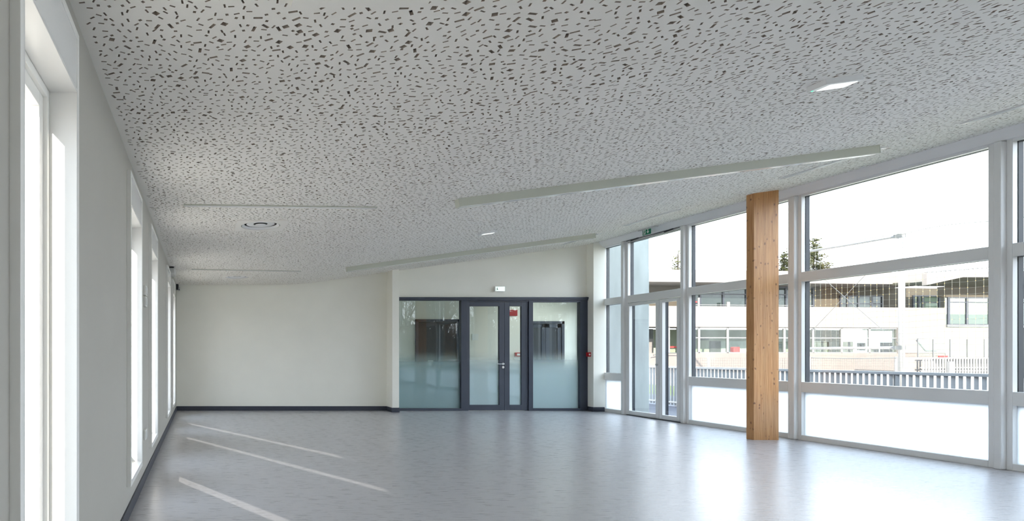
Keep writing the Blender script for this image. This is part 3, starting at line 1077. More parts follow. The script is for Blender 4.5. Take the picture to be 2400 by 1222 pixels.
mk.prism([(cx + 0.004, Y0, cz - 0.01), (cx + 0.013, Y0, cz - 0.01), (cx + 0.024, Y0, cz - 0.028), (cx + 0.017, Y0, cz - 0.03)],
         [(cx + 0.004, Y1, cz - 0.01), (cx + 0.013, Y1, cz - 0.01), (cx + 0.024, Y1, cz - 0.028), (cx + 0.017, Y1, cz - 0.03)])
mk.build('green_mark', M_green_mark, es)

# green exit sign over the facade door, hung from the ceiling; its face turns to the room
gs = empty('exit_sign', (8.66, 11.9, 3.6))
tag(gs, 'green exit sign with running figure and down arrow above the glazed exit door', 'exit sign')
sx = 8.62
p0, p1 = at(1506.5, 0, 1), None
dA = 1420 * sx / (1506.5 - 474)
dB_ = 1420 * sx / (1524.5 - 474)
zt_, zb_ = EYE + (829 - 537) * 11.8 / 1420, EYE + (829 - 551.5) * 11.8 / 1420
MB().box(sx - 0.006, sx + 0.012, dB_, dA, zb_, zt_).build('plate', M_green, gs, bevel=0.001)
br_ = MB()
br_.box(sx - 0.02, sx + 0.03, dB_ - 0.16, dA + 0.10, zc(sx) - 0.028, zc(sx) - 0.004)
br_.build('mounting_bar', M_grey_plastic, gs)
for q in (0.3, 0.7):
    y = dB_ + (dA - dB_) * q
    MB().box(sx, sx + 0.006, y - 0.008, y + 0.008, zt_ - 0.005, zc(sx) - 0.01).build('hanger', M_grey_plastic, gs)
L = dA - dB_
H = zt_ - zb_


def gy(u):          # u: 0 left .. 1 right on the face as read from the room
    return dA - u * L


def gz(v):
    return zb_ + v * H


def quad(mb, pts, xa, xb):
    mb.prism([(xa, gy(u), gz(v)) for u, v in pts], [(xb, gy(u), gz(v)) for u, v in pts])


xa, xb = sx - 0.0085, sx - 0.0055
pk = MB()
quad(pk, [(0.10, 0.12), (0.40, 0.12), (0.40, 0.88), (0.10, 0.88)], xa + 0.001, xb)
pk.build('doorway_mark', M_sign_white, gs)
fg = MB()
for pts in ([(0.24, 0.70), (0.31, 0.70), (0.31, 0.82), (0.24, 0.82)],
            [(0.21, 0.68), (0.31, 0.66), (0.28, 0.42), (0.20, 0.44)],
            [(0.20, 0.46), (0.27, 0.44), (0.19, 0.18), (0.13, 0.20)],
            [(0.24, 0.46), (0.30, 0.42), (0.38, 0.24), (0.32, 0.22)],
            [(0.29, 0.64), (0.30, 0.57), (0.40, 0.52), (0.40, 0.58)]):
    quad(fg, pts, xa - 0.001, xa + 0.002)
fg.build('running_figure', M_green, gs)
ar = MB()
quad(ar, [(0.67, 0.42), (0.75, 0.42), (0.75, 0.84), (0.67, 0.84)], xa, xb)
quad(ar, [(0.71, 0.16), (0.86, 0.44), (0.79, 0.50), (0.71, 0.36)], xa, xb)
quad(ar, [(0.71, 0.16), (0.71, 0.36), (0.63, 0.50), (0.56, 0.44)], xa, xb)
ar.build('arrow', M_sign_white, gs)

# red call point on the corner pier
rc = empty('fire_call_point', (8.60, 13.44, 1.2))
tag(rc, 'small red fire call point on the cream corner pier right of the doors', 'alarm')
z0, z1 = EYE + (829 - 836.5) * 13.45 / 1420, EYE + (829 - 826.5) * 13.45 / 1420
MB().box(8.545, 8.602, 13.40, 13.495, z0, z1).build('housing', M_red, rc, bevel=0.004)
MB().box(8.552, 8.582, 13.396, 13.401, z0 + 0.03, z1 - 0.03).build('press_plate', M_sign_white, rc)

# switches and sockets on the left wall


def wall_box(d, z, ld, h, t, name, label, cat, face=True, group=None):
    r = empty(name, (XL, d, z - h / 2))
    tag(r, label, cat, group)
    MB().box(XL, XL + t, d - ld / 2, d + ld / 2, z - h / 2, z + h / 2).build('housing', M_white, r, bevel=0.003)
    if face:
        MB().box(XL + t, XL + t + 0.004, d - ld / 2 + 0.014, d + ld / 2 - 0.014, z - h / 2 + 0.014, z + h / 2 - 0.014).build('cover_plate', M_grey_plastic, r, bevel=0.001)
    return r


wall_box(6.05, 1.905, 0.15, 0.098, 0.024, 'wall_switch', 'upper white switch box on the left wall between two windows', 'switch')
wall_box(6.05, 1.795, 0.15, 0.098, 0.024, 'wall_switch', 'lower white switch box on the left wall between two windows', 'switch')
wall_box(6.03, 0.475, 0.15, 0.098, 0.024, 'wall_socket', 'white socket box low on the left wall between two windows', 'socket')
wall_box(10.85, 0.44, 0.14, 0.10, 0.022, 'wall_socket', 'small socket box low on the left wall near the far corner', 'socket')
jb = empty('cable_box', (XL, 10.9, 2.68))
tag(jb, 'pale box under the ceiling between the last two left windows', 'box')
MB().box(XL, XL + 0.085, 10.72, 11.25, 2.70, 2.815).build('housing', M_grey_plastic, jb, bevel=0.003)
MB().box(XL, XL + 0.08, 10.70, 10.72, 2.795, 2.815).build('bracket', M_dark, jb)
sn = empty('alarm_sensor', (XL + 0.04, 13.45, 2.68))
tag(sn, 'small dark sensor under the ceiling in the far left corner', 'sensor')
MB().box(XL, XL + 0.05, 13.40, 13.555, 2.70, 2.815).build('bracket', M_dark, sn, bevel=0.003)
q = MB()
q.box(XL + 0.05, XL + 0.085, 13.42, 13.5, 2.675, 2.75)
q.build('sensor_head', M_grey_plastic, sn, bevel=0.004)
MB().box(XL + 0.06, XL + 0.078, 13.412, 13.42, 2.685, 2.705).build('sensor_lens', M_dark, sn)

# ------------------------------------------------------------------ outside: ground, wall, fence
tag(MB().box(XR + 0.12, 14.6, -12, DF + 0.2, -0.2, -0.03).box(9.9, 14.6, DF + 0.2, 24, -0.2, -0.03).build('deck', M_deck), 'dark blue-grey deck outside the exit door', None, None, 'structure')
gr = MB()
gr.box(-160, XO, -120, 160, -0.3, -0.06)
gr.box(19.5, 200, -120, 200, -0.3, -0.06)
gr.box(XO, 19.5, -120, DB - 0.3, -0.3, -0.06)
gr.box(XO, 19.5, 17.2, 200, -0.3, -0.06)
tag(gr.build('ground', M_ground), 'pale sunlit paving around the hall', None, None, 'structure')
tag(MB().box(14.6, 19.5, -12, 30, -0.3, -0.05).build('lawn', M_grass), 'strip of grass beyond the grey railing', None, None, 'structure')
fin = MB().box(XR + 0.12, 9.9, 13.42, DF + 0.2, -0.1, 4.2)
tag(fin.build('wall_outside', M_concrete, bevel=0.01), 'bare concrete wall outside, seen through the exit door', None, None, 'structure')

# near railing: posts and rails, every flat baluster its own part
P0, P1 = Vector((13.2, -5.3, 0)), Vector((11.55, 17.0, 0))
rl = empty('railing', (P0 + P1) / 2)
tag(rl, 'grey-blue railing of flat upright bars outside the windows', 'railing')
dv = (P1 - P0).normalized()
sd = Vector((dv.y, -dv.x, 0))
up = Vector((0, 0, 1))
MB().beam(P0, P1, sd, up, -0.03, 0.03, 0.915, 0.965).build('top_rail', M_fence, rl, bevel=0.004)
MB().beam(P0, P1, sd, up, -0.02, 0.02, 0.05, 0.085).build('bottom_rail', M_fence, rl, bevel=0.004)
ln = (P1 - P0).length
nb = int(ln / 0.092)
ang = math.radians(28)
bs = (dv * math.cos(ang) - sd * math.sin(ang))
bn = Vector((-bs.y, bs.x, 0))
bm = None
for i in range(nb + 1):
    p = P0 + dv * (i * ln / nb)
    if bm is None:
        bm = MB().beam(p + up * 0.0, p + up * 0.93, bs, bn, -0.024, 0.024, -0.007, 0.007).build('baluster', M_fence, rl, origin=p)
        continue
    o = bm.copy()
    COL.objects.link(o)
    o.parent = rl
    o.location = p - wloc(rl)
for t_ in (0.01, 0.11, 0.21, 0.31, 0.41, 0.51, 0.61, 0.71, 0.81, 0.91, 0.99):
    p = P0.lerp(P1, t_)
    MB().beam(p - up * 0.03, p + up * 0.93, dv, sd, -0.025, 0.025, 0.02, 0.07).build('post', M_fence, rl)

# ------------------------------------------------------------------ ball-stop net on poles
NX = 28.86
bsn = empty('ball_stop_net', (NX, 25, 0))
tag(bsn, 'tall white pole frame with a ball-stop net, outside in front of the long building', 'net')
pz = EYE + 299 * 25 / 1420
MB().tube((NX, 25, -0.1), (NX, 25, pz), 0.095, 0.095, 12).build('pole', M_pole, bsn, smooth=True)
MB().tube((NX, 29.45, -0.1), (NX, 29.45, pz), 0.095, 0.095, 12).build('pole', M_pole, bsn, smooth=True)
zt1, zt2 = EYE + 276 * 25 / 1420, EYE + 13.5 * 25 / 1420
MB().tube((NX, 24.95, zt1), (NX, 29.4, zt1), 0.06, 0.06, 10).build('top_tube', M_pole, bsn, smooth=True)
MB().tube((NX, 24.95, zt2), (NX, 29.4, zt2), 0.06, 0.06, 10).build('bottom_tube', M_pole, bsn, smooth=True)
for z in (zt1, zt2):
    MB().box(NX - 0.10, NX + 0.1, 24.93, 25.22, z - 0.08, z + 0.08).build('clamp', M_cable, bsn)
MB().tube((NX, 25.05, zt1 - 0.1), (NX, 29.4, zt2 + 0.1), 0.009, 0.009, 6).build('brace_cable', M_cable, bsn)
MB().tube((NX, 29.4, zt1 - 0.1), (NX, 25.05, zt2 + 0.1), 0.009, 0.009, 6).build('brace_cable', M_cable, bsn)
net = MB()
kn = MB()  # knots of the middle band, sun glints put into their colour
XN = NX - 0.16
y = 19.9
ys = []
while y < 29.5:
    ys.append(y)
    y += 0.235
ztop = lambda y_: 6.24 + (0.0 if y_ > 25 else 0.10 * math.sin((25 - y_) * 1.2)) - (0.10 if y_ < 25 else 0)
for y in ys:
    net.tube((XN, y, 0.7), (XN, y, ztop(y)), 0.0045, 0.0045, 3)
zz = 0.7
while zz < 6.2:
    for a, b in zip(ys[:-1], ys[1:]):
        net.tube((XN, a, zz + 0.02 * math.sin(a * 3)), (XN, b, zz + 0.02 * math.sin(b * 3)), 0.0035, 0.0035, 3)
    zz += 0.235
for a, b in zip(ys[:-1], ys[1:]):
    net.tube((XN, a, ztop(a)), (XN, b, ztop(b)), 0.014, 0.014, 5)
tag(net.build('net', M_net, bsn), None, None, None, 'stuff')
for y in ys:
    for k_ in range(25):
        z = 0.7 + 0.235 * k_
        if 2.4 < z < 4.3 and random.random() < 0.8:
            r_ = 0.015
            kn.add([(XN - r_, y, z), (XN, y - r_, z), (XN + r_, y, z), (XN, y + r_, z), (XN, y, z + r_), (XN, y, z - r_)],
                   [(0, 1, 4), (1, 2, 4), (2, 3, 4), (3, 0, 4), (1, 0, 5), (2, 1, 5), (3, 2, 5), (0, 3, 5)])
tag(kn.build('net_knot_glints', M_knot_glint, bsn), None, None, None, 'stuff')

# ------------------------------------------------------------------ long building opposite
TH = math.atan2(1.7, 20.74)
BA = Vector((30.26, 41.0, 0))
BU = Vector((math.cos(TH), math.sin(TH), 0))
BV = Vector((math.sin(TH), -math.cos(TH), 0))       # towards the viewer


def b_ud(px, v=0.0):
    """distance u along the building front, and depth d, seen at column px on the plane offset v to the front"""
    k_ = (px - 474) / 1420
    o = BA + BV * v
    u = (o.y * k_ - o.x) / (BU.x - BU.y * k_)
    return u, o.y + BU.y * u


def bz(px, py, v=0.0):
    return EYE + (829 - py) * b_ud(px, v)[1] / 1420


def bbox(mb, u0, u1, v0, v1, z0, z1, mi=0):
    q = [BA + BU * u + BV * v for u, v in ((u0, v0), (u1, v0), (u1, v1), (u0, v1))]
    return mb.prism([(p.x, p.y, z0) for p in q], [(p.x, p.y, z1) for p in q], mi)


def U(px, v=0.0):
    return b_ud(px, v)[0]


ZROOF, ZFAS = bz(1700, 635), bz(1700, 663.5)
ZP1, ZP0 = bz(1700, 718.5), bz(1700, 767)
ZW1, ZW0 = bz(1700, 768), bz(1800, 828)
bl = empty('building', BA + BU * 10)
tag(bl, 'long white two-storey building across the yard with a flat roof', 'building')
uL, uR = U(1380), U(2217)
RV = -1.9        # recess of the upper wall
m_ = MB()
bbox(m_, uL, U(2173), -9, 0.25, ZFAS, ZROOF)
m_.build('roof_slab', M_bwhite, bl)
m_ = MB()
bbox(m_, uL, uR, -2.4, 0, ZP0, ZP1)
m_.build('parapet', M_bwhite, bl)
m_ = MB()
bbox(m_, uL, uR, -0.35, -0.05, -0.3, ZW0)
m_.build('lower_wall', M_bpink, bl)
m_ = MB()
bbox(m_, U(2105), uR, -0.35, -0.005, ZW0, ZP0)
m_.build('end_wall', M_bwhite, bl)
m_ = MB()
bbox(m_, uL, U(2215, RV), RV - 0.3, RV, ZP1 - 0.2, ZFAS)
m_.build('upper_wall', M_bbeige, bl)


def b_window(parent, pxs, z0, z1, v, fm, gm, fw=0.05, split=None, name='window', back=None):
    us = [U(p, v) for p in pxs]
    f = MB()
    for u in us:
        bbox(f, u - fw, u + fw, v - 0.02, v + 0.06, z0, z1)
    bbox(f, us[0], us[-1], v - 0.02, v + 0.06, z0, z0 + 0.06)
    bbox(f, us[0], us[-1], v - 0.02, v + 0.06, z1 - 0.08, z1)
    if split:
        bbox(f, us[0], us[-1], v - 0.02, v + 0.05, split - 0.035, split + 0.035)
    o = f.build(name, fm, parent)
    for a, b in zip(us[:-1], us[1:]):
        g = MB()
        bbox(g, a + fw, b - fw, v + 0.004, v + 0.014, z0 + 0.04, z1 - 0.05)
        g.build('pane', gm, o)
    return o


# upper windows, in the shade of the roof
v = RV + 0.03
for pxs, y1, gm in (((1617, 1640, 1694, 1748), 672, M_bglass), ((1822, 1841, 1872, 1905), 672, M_bglass)):
    b_window(bl, pxs, ZP1 - 0.3, bz(1700, y1, v), v, M_bframe, M_bglass, 0.06, bz(1700, 690, v))
    m_ = MB()
    bbox(m_, U(pxs[0], v), U(pxs[-1], v), RV + 0.001, RV + 0.006, ZP1 - 0.3, bz(1700, y1, v))
    m_.build('window_back', M_blind, bl)
b_window(bl, (1969, 1985.5, 2011, 2042, 2067), ZP1 - 0.3, bz(2000, 693, v), v, M_bframe, M_bglass, 0.06, bz(2000, 712, v))
m_ = MB()
bbox(m_, U(1969, v), U(2067, v), RV + 0.001, RV + 0.006, ZP1 - 0.3, bz(2000, 693, v))
m_.build('blind', M_blind, bl)
b_window(bl, (2140, 2152, 2162, 2200), ZP1 - 0.3, bz(2170, 693, v), v, M_bframe, M_bglass, 0.06, bz(2170, 709, v))
m_ = MB()
bbox(m_, U(2140, v), U(2200, v), RV + 0.001, RV + 0.006, ZP1 - 0.3, bz(2170, 693, v))
m_.build('window_back', M_broom, bl)
# things on the balcony
for px0, px1, y0, y1, mt, nm in ((1618, 1634, 706.5, 709.5, M_bred, 'red_bar'), (1636, 1640, 698, 716, M_pole, 'white_board'), (1704, 1711, 708, 716, M_pole, 'white_board')):
    m_ = MB()
    bbox(m_, U(px0, v + 0.4), U(px1, v + 0.4), v + 0.35, v + 0.4, bz(px0, y1, v + 0.4) - (0.5 if mt is M_pole else 0), bz(px0, y0, v + 0.4))
    m_.build(nm, mt, bl)
rl2 = MB()
bbox(rl2, U(1617, -1.2), U(1905, -1.2), -1.2, -1.16, bz(1700, 716.0, -1.2), bz(1700, 714.6, -1.2))
rl2.build('balcony_rail', M_bwframe, bl)

# ground floor window band with a room behind it
GW = [1602, 1637, 1704, 1770, 1837, 1904, 1971, 2036, 2103]
b_window(bl, GW, ZW0, ZW1, -0.12, M_bwframe, M_bglass, 0.075, bz(1800, 792.5, -0.12))
m_ = MB()
bbox(m_, uL, U(2105), -3.6, -3.5, ZW0 - 1.0, ZW1)
m_.build('room_wall', M_broom, bl)
m_ = MB()
bbox(m_, uL, U(2105), -3.6, -0.4, ZW0 - 1.0, ZW0 - 0.8)
m_.build('room_floor', M_broom, bl)
for px0, px1, y0, y1, mt, nm in ((1665, 1689, 800, 828, M_broom_dark, 'dark_door'), (1690, 1750, 800, 828, M_bglassblock, 'glass_blocks'),
                                 (1820, 1835, 806, 828, M_broom_dark, 'dark_door'), (1944, 1970, 802, 828, M_bglassblock, 'glass_blocks'),
                                 (1890, 1904, 802, 828, M_bglassblock, 'glass_blocks'), (2012, 2029, 804, 822, M_broom_dark, 'dark_door'),
                                 (2066, 2096, 803, 828, M_broom_dark, 'dark_door'), (1640, 1661, 790, 798, M_broom_dark, 'dark_shelf')):
    m_ = MB()
    bbox(m_, U(px0, -3.4), U(px1, -3.4), -3.5, -3.4, bz(px0, y1, -3.4), bz(px0, y0, -3.4))
    m_.build(nm, mt, bl)
for px0, px1, y0 in ((1908, 1938, 800), (1975, 2000, 801), (2040, 2060, 812)):
    m_ = MB()
    bbox(m_, U(px0, -2.0), U(px1, -2.0), -2.1, -2.0, ZW0 - 0.8, bz(px0, y0, -2.0))
    m_.build('white_board', M_bwframe, bl)
m_ = MB()
bbox(m_, U(1720, -0.6), U(1735, -0.6), -0.9, -0.6, ZW0 - 0.2, bz(1727, 813.5, -0.6))
m_.build('red_box', M_bred, bl, bevel=0.05)

# open ground floor porch on the left, seen through the exit door
m_ = MB()
bbox(m_, U(1380), U(1602), -2.6, -2.5, bz(1560, 795, -2.5), ZW1)
m_.build('porch_window', M_broom_dark, bl)
m_ = MB()
bbox(m_, U(1380), U(1602), -2.6, -2.48, -0.3, bz(1560, 795, -2.5))
m_.build('porch_wall', M_bwhite, bl)
for px in (1567, 1602):
    m_ = MB()
    bbox(m_, U(px), U(px + 6), -0.3, -0.1, ZW0 - 0.1, ZW1)
    m_.build('porch_post', M_pole, bl)
m_ = MB()
bbox(m_, U(1556, -1.2), U(1589, -1.2), -1.22, -1.2, bz(1570, 816, -1.2), bz(1570, 812, -1.2))
m_.build('red_band', M_bred, bl)
m_ = MB()
p = BA + BU * U(1520) + BV * 0.4
q_ = BA + BU * U(1546) + BV * 0.4
z_a, z_b = bz(1520, 833, .4), bz(1540, 828, .4)
m_.tube((p.x, p.y, z_a), (q_.x, q_.y, z_b), 0.03, 0.03, 6)
r_ = BA + BU * U(1595) + BV * 0.4
m_.tube((q_.x, q_.y, z_b), (r_.x, r_.y, z_b), 0.03, 0.03, 6)
m_.build('handrail', M_cable, bl)

# ------------------------------------------------------------------ right wing with big windows, canopy and terrace
wg = empty('building', BA + BU * 24)
tag(wg, 'right wing of the opposite building with large dark-framed windows and a terrace', 'building')
uW, uE = U(2217), U(2560)
m_ = MB()
bbox(m_, uW, uE, -0.35, -0.02, -0.3, bz(2260, 768))
m_.build('lower_wall', M_bwhite, wg)
m_ = MB()
bbox(m_, uW - 0.1, uE, -5, -4.6, bz(2260, 768), bz(2260, 660))
m_.build('room_wall', M_broom, wg)
m_ = MB()
bbox(m_, uW, uE, -4.6, -0.1, bz(2260, 768) - 0.1, bz(2260, 768))
m_.build('room_floor', M_broom, wg)
m_ = MB()
bbox(m_, uW, U(2370), -0.1, 0.08, bz(2260, 767), bz(2260, 761.5))
m_.build('window_sill', M_bsill, wg)
m_ = MB()
bbox(m_, uW, uE, -0.5, 0.0, bz(2260, 697), bz(2260, 672))
m_.build('lintel', M_bbeige, wg)
b_window(wg, (2222, 2265, 2318, 2366), bz(2260, 762), bz(2260, 697), -0.05, M_bframe, M_bglass, 0.08, bz(2260, 709))
b_window(wg, (2386, 2440, 2495), bz(2260, 762), bz(2260, 697), -0.05, M_bframe, M_bglass, 0.08, bz(2260, 709))
m_ = MB()
bbox(m_, U(2366), U(2386), -0.3, 0.0, bz(2260, 767), bz(2260, 697))
m_.build('dark_column', M_bframe, wg)
# canopy with a fascia whose lower edge rises, and a soffit coloured dark for its shade, falling back to the wall
CV = 2.4


def cpt(px, py, v_):
    u_, d_ = b_ud(px, v_)
    p_ = BA + BU * u_ + BV * v_
    return Vector((p_.x, p_.y, EYE + (829 - py) * d_ / 1420))


fr_ = [cpt(2172, 668.5, CV), cpt(2257, 650, CV), cpt(2600, 650, CV), cpt(2600, 635, CV), cpt(2257, 636, CV), cpt(2172, 642, CV)]
bk_ = [p_ + BV * -0.25 for p_ in fr_]
MB().prism(fr_, bk_).build('fascia', M_bwhite, wg)
so = [cpt(2174, 667, CV - 0.25), cpt(2257, 649, CV - 0.25), cpt(2600, 649, CV - 0.25)]
sb_ = [p_ + BV * -2.2 for p_ in so]
for p_, z_ in zip(sb_, (bz(2257, 671), bz(2257, 672), bz(2257, 672))):
    p_.z = z_
up_ = Vector((0, 0, 0.15))
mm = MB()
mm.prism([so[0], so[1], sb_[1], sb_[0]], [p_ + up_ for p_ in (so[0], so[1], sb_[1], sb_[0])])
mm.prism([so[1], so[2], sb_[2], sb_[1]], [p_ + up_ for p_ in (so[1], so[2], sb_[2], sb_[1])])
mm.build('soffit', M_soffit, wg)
zc1 = bz(2172, 641)
pA, pC = cpt(2172, 641, 0), cpt(2600, 641, 0)
# roof railing
for i in range(24):
    t_ = i / 23
    p = (pA + Vector((0.3, 0.5, 0))).lerp(pC + Vector((-4, 1.5, 0)), t_)
    MB().tube((p.x, p.y, zc1 - 0.1), (p.x, p.y, zc1 + 0.12 + 0.55 * min(1, t_ * 1.6)), 0.03, 0.03, 5).build('roof_railing_bar', M_bsill, wg)
pa, pc_ = pA + Vector((0.3, 0.5, 0)), pC + Vector((-4, 1.5, 0))
pm = pa.lerp(pc_, 0.62)
mm = MB()
mm.tube((pa.x, pa.y, zc1 + 0.12), (pm.x, pm.y, zc1 + 0.67), 0.03, 0.03, 5)
mm.tube((pm.x, pm.y, zc1 + 0.67), (pc_.x, pc_.y, zc1 + 0.67), 0.03, 0.03, 5)
mm.build('roof_railing_rail', M_bsill, wg)

# terrace with glass balustrade
TD = 37.0
tX = lambda px: (px - 474) * TD / 1420
tZ = lambda py: EYE + (829 - py) * TD / 1420
tr = empty('terrace', (tX(2270), TD, 0))
tag(tr, 'white raised terrace with a glass balustrade before the right wing', 'terrace')
MB().box(tX(2157), tX(2560), TD, 38.2, tZ(842), tZ(838)).build('terrace_slab', M_bwhite, tr)
MB().box(tX(2163), tX(2560), TD + 0.8, TD + 1.0, -0.3, tZ(842)).build('terrace_wall', M_broom_dark, tr)
ps = [2152, 2188, 2228, 2268, 2308, 2350, 2392, 2434]
for p in ps:
    MB().box(tX(p) - 0.016, tX(p) + 0.016, TD, TD + 0.04, tZ(838), tZ(795)).build('balustrade_post', M_bsill, tr)
for a, b in zip(ps[:-1], ps[1:]):
    MB().box(tX(a) + 0.03, tX(b) - 0.03, TD + 0.02, TD + 0.035, tZ(836), tZ(797)).build('glass_panel', M_bglass, tr)
MB().box(tX(2152), tX(2434), TD - 0.01, TD + 0.07, tZ(796), tZ(794)).build('handrail', M_bsill, tr)
mm = MB()
mm.tube((tX(2152), TD + 0.1, tZ(797)), (tX(2174), TD + 0.1, tZ(823)), 0.04, 0.04, 6)
mm.tube((tX(2174), TD + 0.1, tZ(823)), (tX(2200), TD + 0.1, tZ(823)), 0.04, 0.04, 6)
mm.build('stair_rail', M_bwframe, tr)
MB().box(tX(2198), tX(2219), TD - 0.06, TD - 0.02, tZ(838), tZ(834)).build('red_board', M_bred, tr)
# white ramp wall, sloping edge to the right
rw = MB()
q1 = [(tX(2085), tZ(838)), (tX(2153), tZ(838)), (tX(2186), tZ(875)), (tX(2186), -0.3), (tX(2085), -0.3)]
rw.prism([(x, TD - 0.6, z) for x, z in q1], [(x, TD - 0.3, z) for x, z in q1])
tag(rw.build('ramp_wall', M_bwhite, origin=(tX(2130), TD, 0)), 'white ramp wall with a sloping edge beside the tall pole', 'wall')

# white picket fence below the terrace
pf = empty('picket_fence', (tX(2280), 36, 0))
tag(pf, 'white picket fence below the glass balustrade', 'fence')
PD = 36.0
fX = lambda px: (px - 474) * PD / 1420
fZ = lambda py: EYE + (829 - py) * PD / 1420
for ya, yb in ((838.5, 841), (861, 863.5), (868.5, 870.5)):
    MB().box(fX(2158), fX(2440), PD, PD + 0.05, fZ(yb), fZ(ya)).build('rail', M_pole, pf)
pk0 = None
px = 2163
while px < 2440:
    x = fX(px)
    if pk0 is None:
        pk0 = MB().box(x - 0.045, x + 0.045, PD - 0.03, PD, fZ(880), fZ(839)).build('picket', M_pole, pf, origin=(x, PD, 0))
    else:
        o = pk0.copy()
        COL.objects.link(o)
        o.parent = pf
        o.location = Vector((x, PD, 0)) - wloc(pf)
    px += 6.6
MB().box(fX(2216), fX(2225), PD - 0.2, PD - 0.05, -0.2, fZ(848)).build('post', M_pole, pf)

# wire fence in front of the long building
wf = empty('wire_fence', (35, 33, 0))
tag(wf, 'thin wire mesh fence with white posts in front of the long building', 'fence')
WD = 33.0
gX = lambda px: (px - 474) * WD / 1420
gZ = lambda py: EYE + (829 - py) * WD / 1420
for p, y0 in ((1660, 838), (1897, 836), (2100, 836)):
    MB().tube((gX(p), WD, -0.2), (gX(p), WD, gZ(y0)), 0.055, 0.055, 8).build('post', M_pole, wf)
wm = MB()
px = 1600
while px < 2110:
    wm.tube((gX(px), WD, -0.1), (gX(px), WD, gZ(840)), 0.006, 0.006, 3)
    px += 5.2
for y_ in (840, 846, 852, 858, 864, 870, 876):
    wm.tube((gX(1600), WD, gZ(y_)), (gX(2110), WD, gZ(y_)), 0.006, 0.006, 3)
for p in range(1900, 2100, 10):
    s0, s1 = (p - 1900) / 200, (p - 1890) / 200
    wm.tube((gX(p), WD - 0.05, gZ(839 + 8 * s0 * (1 - s0))), (gX(p + 10), WD - 0.05, gZ(839 + 8 * s1 * (1 - s1))), 0.022, 0.022, 5)
tag(wm.build('wire_mesh', M_cable, wf), None, None, None, 'stuff')

# ------------------------------------------------------------------ trees


def conifer(x, y, ztop, half, zlow, label, mat, seed, density=1.0, name='conifer', leaf=(0.07, 0.2), many=14):
    rnd = random.Random(seed)
    r = empty(name, (x, y, -0.1))
    tag(r, label, 'tree')
    MB().tube((x, y, -0.1), (x, y, ztop - 0.3), 0.22, 0.04, 7).build('trunk', M_bark, r)
    V, F = [], []
    z = zlow
    br = MB()
    while z < ztop:
        f = (ztop - z) / (ztop - zlow)
        R = half * (0.12 + 0.95 * f ** 0.8)
        n = int((4 + 9 * f) * density)
        for i in range(max(2, n)):
            a = rnd.uniform(0, 2 * math.pi)
            l = R * rnd.uniform(0.5, 1.12)
            tip = Vector((x + l * math.cos(a), y + l * math.sin(a), z - 0.12 * l + rnd.uniform(-0.25, 0.25)))
            base = Vector((x, y, z))
            br.tube(base, tip, 0.03, 0.008, 3)
            m = int(7 + l * many)
            for k_ in range(m):
                t_ = rnd.uniform(0.2, 1.05)
                c = base.lerp(tip, t_) + Vector((rnd.gauss(0, .1), rnd.gauss(0, .1), rnd.gauss(-0.03, .09)))
                s_ = rnd.uniform(*leaf)
                u = Vector((rnd.gauss(0, 1), rnd.gauss(0, 1), rnd.gauss(0, .7))).normalized()
                w2 = u.orthogonal().normalized() * s_ * 0.55
                b = len(V)
                V += [c - u * s_, c + w2, c + u * s_, c - w2]
                F.append((b, b + 1, b + 2, b + 3))
        z += rnd.uniform(0.12, 0.26)
    br.build('branches', M_bark, r)
    mb = MB()
    mb.add(V, F)
    tag(mb.build('foliage', mat, r), None, None, None, 'stuff')


D = 62.0
p = at(1897, 560, D)
conifer(p.x + 0.4, D, p.z, 2.9, 4.5, 'dense dark green conifer rising behind the roof, right of the timber column', M_needle, 3, 1.3, leaf=(0.05, 0.14), many=30)
p = at(1838, 585, D + 2)
conifer(p.x, D + 2, p.z - 0.2, 1.9, 4.5, 'smaller conifer behind the roof, beside the timber column', M_needle, 5, 1.2, leaf=(0.05, 0.14), many=30)
p = at(1589, 588, D - 4)
conifer(p.x, D - 4, p.z, 2.3, 6.0, 'sparse tree showing above the roof behind the exit door', M_needle2, 9, 0.62, 'sparse_tree', (0.04, 0.1), 26)


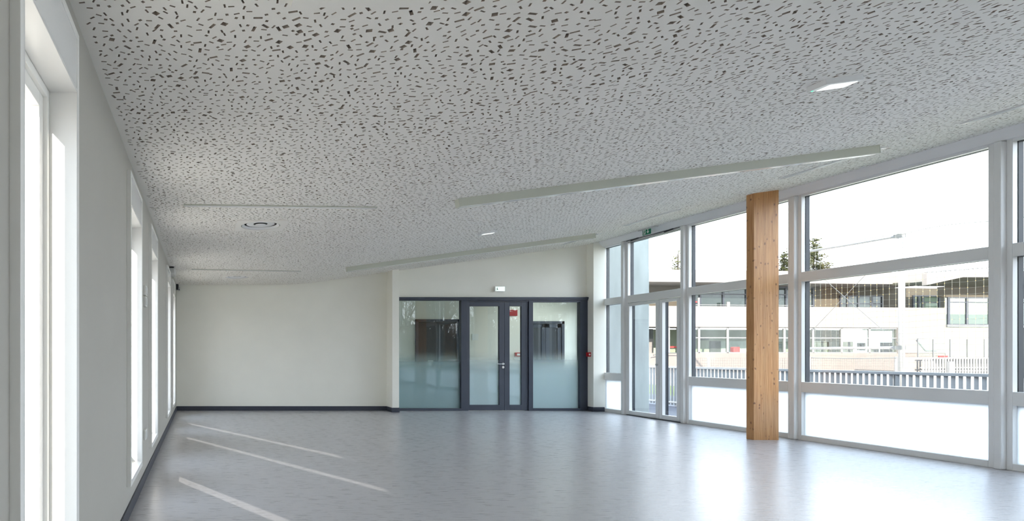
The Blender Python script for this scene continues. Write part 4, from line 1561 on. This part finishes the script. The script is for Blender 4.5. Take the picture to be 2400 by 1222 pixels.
def bare_tree(x, y, h, seed, label):
    rnd = random.Random(seed)
    r = empty('bare_tree', (x, y, -0.1))
    tag(r, label, 'tree', 'bare trees beside the yard behind the viewer')
    trunk, twigs = MB(), MB()

    def grow(a, d, l, rad, lvl):
        b = a + d * l
        (trunk if lvl < 2 else twigs).tube(a, b, rad, rad * 0.65, 5 if lvl < 3 else 3)
        if lvl >= 6:
            return
        for i in range(3 if lvl in (1, 2, 4) else 2):
            nd = (d + Vector((rnd.gauss(0, .42), rnd.gauss(0, .42), rnd.gauss(0.12, .25)))).normalized()
            grow(a.lerp(b, rnd.uniform(0.55, 1.0)), nd, l * rnd.uniform(0.62, 0.86), rad * 0.62, lvl + 1)
    grow(Vector((x, y, -0.1)), Vector((rnd.gauss(0, .05), rnd.gauss(0, .05), 1)).normalized(), h * 0.27, h * 0.018, 0)
    trunk.build('trunk', M_bark, r)
    tag(twigs.build('twigs', M_bark, r), None, None, None, 'stuff')


wood = []
rnd = random.Random(41)
for gx in range(7):
    for gy_ in range(5):
        wood.append((14.5 + gx * 3.6 + rnd.uniform(-1.2, 1.2), -9.5 - gy_ * 4.2 + rnd.uniform(-1.4, 1.4), rnd.uniform(8.0, 11.0)))
side_w = ['closest to the hall', 'second from the hall', 'third from the hall', 'fourth from the hall', 'fifth from the hall', 'sixth from the hall', 'farthest from the hall']
row_w = ['first row', 'second row', 'third row', 'fourth row', 'last row']
for i, (x, y, h) in enumerate(wood):
    bare_tree(x, y, h, 20 + i, 'bare tree mirrored in the glazed doors, %s, %s' % (row_w[i % 5], side_w[i // 5]))
sb = MB()
rnd = random.Random(4)
for i in range(9000):
    x, y = rnd.uniform(12.5, 42), rnd.uniform(-30, -8)
    d_ = Vector((rnd.gauss(0, .4), rnd.gauss(0, .4), 1)).normalized()
    h = rnd.uniform(1.4, 4.2)
    sb.tube((x, y, -0.1), Vector((x, y, -0.1)) + d_ * h, 0.05, 0.012, 3)
tag(sb.build('undergrowth', M_bark), 'dark leafless undergrowth between the bare trees, seen only mirrored', 'undergrowth', None, 'stuff')
sg = MB()
for i in range(2600):
    x, y = rnd.uniform(12.5, 24), rnd.uniform(-8.2, -6)
    d_ = Vector((rnd.gauss(0, .4), rnd.gauss(0, .4), 1)).normalized()
    sg.tube((x, y, -0.1), Vector((x, y, -0.1)) + d_ * rnd.uniform(0.5, 1.7), 0.03, 0.006, 3)
tag(sg.build('dry_grass', M_straw), 'tufts of dry pale grass before the bare trees, seen only mirrored', 'grass', None, 'stuff')
